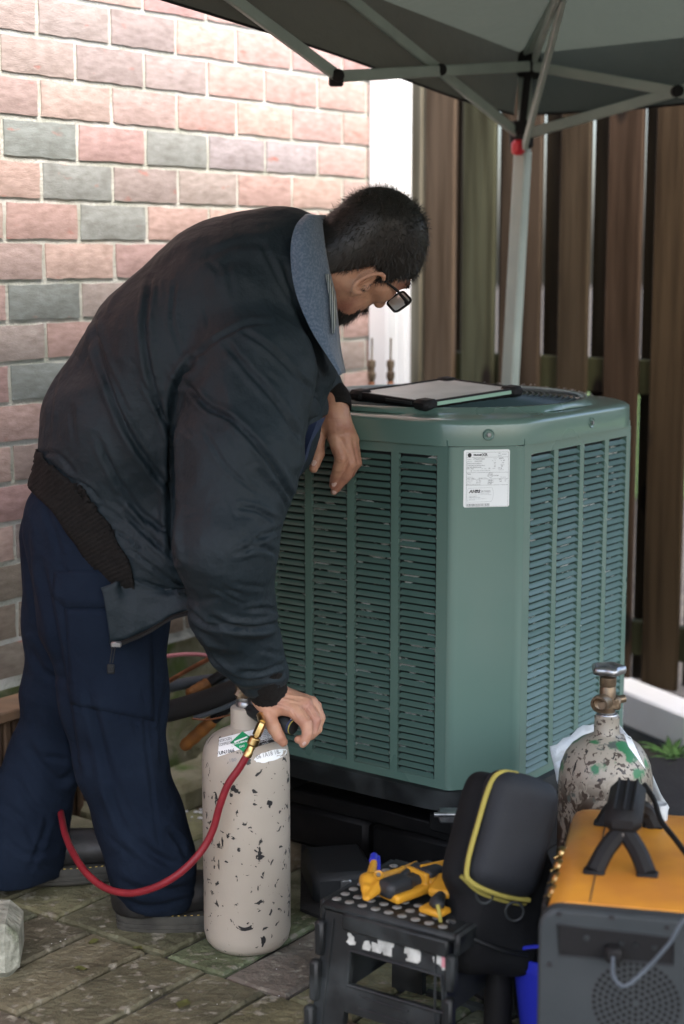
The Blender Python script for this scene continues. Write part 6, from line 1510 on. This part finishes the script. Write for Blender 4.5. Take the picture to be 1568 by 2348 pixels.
q = mtop(1512, 1878, MZ); mb = MB(); mb.lathe([(.012, 0), (.0125, .022), (.011, .024), (.0095, .010), (0, .008)], q, seg=20); mb.build('clear_cap', M['plastic_wrap'], mc)
# side ports: brass fittings
for i, (x, y) in enumerate(((1291, 1957), (1284, 1987), (1279, 2017), (1272, 2047))):
    z_ = MZ - .018; c = G(x, y, z_); mb = MB(); mb.lathe([(0, -.0095), (.007, -.0075), (.0105, -.002), (.0105, .003), (.007, .008), (0, .010)], c, (-1, -.2, .2), 16); mb.tube([c + mx * .02, c], .005, 8); mb.tube([c, c + np.array([-.014, -.004, -.006])], [.004, .003], 8); mb.build('port', M['brass'], mc, sharp=50)
mb = MB(); mb.box(mp(-.004, .13, MZ - .035), (.010, .16, .03), ax=AXM, bev=.004); mb.build('port_rail', M['blackplastic'], mc)
for i in range(2):
    pass
# cords
mb = MB(); mb.tube(spline([fpix(1408, 2178) - my * .024, fpix(1412, 2200) - my * .05, fpix(1440, 2215) - my * .06, fpix(1490, 2180) - my * .05, fpix(1535, 2130) - my * .05, fpix(1600, 2060) - my * .04, mp(MW + .06, .05, .36), mp(MW + .10, .15, .01)], 8), .0024, 8)
tag(mb.build('power_cord', M['greyfoam']), 'grey power cord plugged into the front of the orange machine', 'cord')
mb = MB(); mb.tube(spline([G(1478, 1800, .40), G(1500, 1835, .40), G(1515, 1880, .385), G(1545, 1920, .372), G(1600, 1985, .372), mp(MW + .05, .12, .3), mp(MW + .07, .10, .01)], 8), .0042, 8)
tag(mb.build('black_cord', M['rubber']), 'black cord draped over the orange machine top at right', 'cord')

# ================================================================ BITS AND PIECES
bq = P(1262, 2330, 2.33); bk_ = thing('bucket', 'blue plastic bucket half hidden behind the machine front corner', 'bucket', (bq[0], bq[1], 0))
mb = MB(); mb.lathe([(.042, .01), (.058, .145), (.062, .147), (.062, .165), (.059, .166), (.056, .150), (.040, .015), (0, .012)], (bq[0], bq[1], 0), seg=36); mb.build('pail', M['blue'], bk_, sharp=40)
mb = MB(); mb.tube(spline([(bq[0] - .060, bq[1], .150), (bq[0] - .05, bq[1] - .045, .185), (bq[0], bq[1] - .062, .198)], 8), .003, 6); mb.build('bail', M['blue'], bk_)
q = G(1143, 2400, .0); mb = MB(); mb.lathe([(.022, 0), (.022, .10), (.018, .115), (.018, .135), (.014, .14), (0, .14)], (q[0], q[1] + .02, 0), seg=20)
tag(mb.build('spray_can', M['rubber'], sharp=35), 'black canister standing on the ground between stool and blue bucket', 'canister')
# concrete block at lower left
q = G(44, 2258, 0); blk = MB(); ey_ = nrm([-.12, 1, 0]); ex_ = nrm([1, .12, 0]); w, d_, h = .20, .15, .098
c = q - ex_ * w / 2 + ey_ * d_ / 2; n = 6
blk.box(c + Z3 * h / 2, (w, d_, h), ax=[ex_, ey_, Z3], bev=.022)
tag(blk.build('concrete_block', M['concrete'], sharp=30), 'weathered mossy concrete block at the lower left corner', 'block')
# clutter between the legs and the cylinder
def cut(name, pts, r_, m_, lab, cat, seg=10):
    mb = MB(); s = spline([P(*q) for q in pts], 6); mb.tube(s, r_, seg); return tag(mb.build(name, m_, sharp=60), lab, cat)
cut('pink_tube', [(330, 1512, 3.25), (387, 1504, 3.22), (430, 1500, 3.2), (480, 1504, 3.18), (560, 1525, 3.15)], .0042, M['pink'], 'thin pinkish red tube above the copper line behind the legs', 'tube', 8)
cut('copper_line', [(340, 1590, 3.2), (390, 1560, 3.18), (430, 1537, 3.16), (478, 1511, 3.14), (540, 1480, 3.1)], .0048, M['copper'], 'bare copper line slanting up behind the trousers', 'pipe')
cut('grey_pipe', [(330, 1590, 3.22), (400, 1572, 3.2), (460, 1562, 3.18), (520, 1556, 3.16)], .012, M['greyfoam'], 'light grey pipe lying behind the copper line', 'pipe')
cut('insulated_pipe', [(350, 1640, 3.1), (420, 1622, 3.08), (490, 1600, 3.06), (560, 1575, 3.04), (620, 1560, 3.04)], .021, M['foam'], 'thick pipe in black foam insulation behind the nitrogen cylinder', 'pipe', 16)
cut('grey_strip', [(446, 1646, 3.05), (500, 1628, 3.03), (560, 1602, 3.0)], .005, M['greyfoam'], 'narrow grey strip under the black pipe insulation', 'strip')
cut('thin_wire', [(440, 1648, 3.03), (480, 1650, 3.02), (540, 1636, 3.0)], .0018, M['copper'], 'thin pinkish wire under the pipe insulation', 'wire', 6)
for i, (pts, lab) in enumerate(((((431, 1595, 3.12), (478, 1566, 3.14)), 'upper orange brown wooden handle behind the pipe insulation'), (((420, 1713, 3.1), (490, 1650, 3.08)), 'lower orange brown wooden handle below the pipe insulation'))):
    t = thing('hand_tool', lab, 'tool', tuple(P(*pts[0])), 'wooden handled tools behind the cylinder'); a, b = P(*pts[0]), P(*pts[1]); d = nrm(b - a); L_ = np.linalg.norm(b - a)
    mb = MB(); mb.lathe([(.004, -.003), (.010, .0)] + [(.0125 + .0008 * math.sin(k * 2.2), L_ * k / 10) for k in range(1, 10)] + [(.010, L_)], a, d, 16); mb.build('handle', M['orangewood'], t)
    mb = MB(); mb.tube([b, b + d * .04, b + d * .06 + np.array([.01, 0, 0])], [.010, .011, .008], 12); mb.build('ferrule', M['rubber'], t)
# mossy stones edging the house foundation
r = random.Random(14)
for i, s0 in enumerate((-.1, .12, .33, .52, .76, .98)):
    c = W0 + U * (s0 + .1) + WN * .10; h = .06 + .02 * r.random(); q = MB(); q.box(c + Z3 * h / 2, (.20, .13, h), ax=[nrm(U + WN * r.uniform(-.06, .06)), WN, Z3], bev=.014)
    nm = ['far left, beside the timber edging', 'second from the left, behind the far trouser leg', 'behind the near trouser leg', 'seen between the trousers and the nitrogen cylinder', 'directly behind the nitrogen cylinder', 'farthest, beside the condenser base'][i]
    o = q.build('edging_stone', M['moss'], sharp=30); tag(o, 'mossy edging stone ' + nm, 'stone', 'mossy stones along the house wall')
# dark green case under the condenser
c = G(775, 2040, .01) + Z3 * .032; e = nrm([.98, .18, 0]); cs_ = thing('tool_case', 'dark green tool case lying in the shade under the condenser', 'case', (c[0], c[1], 0))
mb = MB(); mb.box(c, (.12, .16, .06), ax=[e, np.cross(Z3, e), Z3], bev=.012); mb.build('shell', M['grip'], cs_)
mb = MB(); mb.box(c - np.cross(Z3, e) * .082 + Z3 * .01, (.02, .006, .02), ax=[e, np.cross(Z3, e), Z3], bev=.002); mb.build('latch', M['steel'], cs_)
# fallen leaves on the pavers
for i, (x, y) in enumerate(((185, 2222), (420, 2303), (315, 2175), (215, 2160))):
    c = G(x, y, .0105); a = i * 1.3; mb = MB(); ex_ = np.array([math.cos(a), math.sin(a), 0]); ey_ = np.array([-ex_[1], ex_[0], 0]); L_ = .022 if i != 1 else .035
    rows = [[c + ex_ * L_ * (k / 6 - .5) + ey_ * L_ * .35 * math.sin(math.pi * k / 6) * s_ + Z3 * (.002 * abs(s_) + .0015 * math.sin(k)) for s_ in (-1, 0, 1)] for k in range(7)]
    mb.grid(rows); tag(mb.build('fallen_leaf', M['olive']), ['small olive leaf left of the front boot on a paver', 'largest olive leaf, below the front boot near the picture bottom', 'leaf just in front of the front boot sole', 'small leaf behind the concrete block'][i], 'leaf', 'fallen leaves on the pavers')
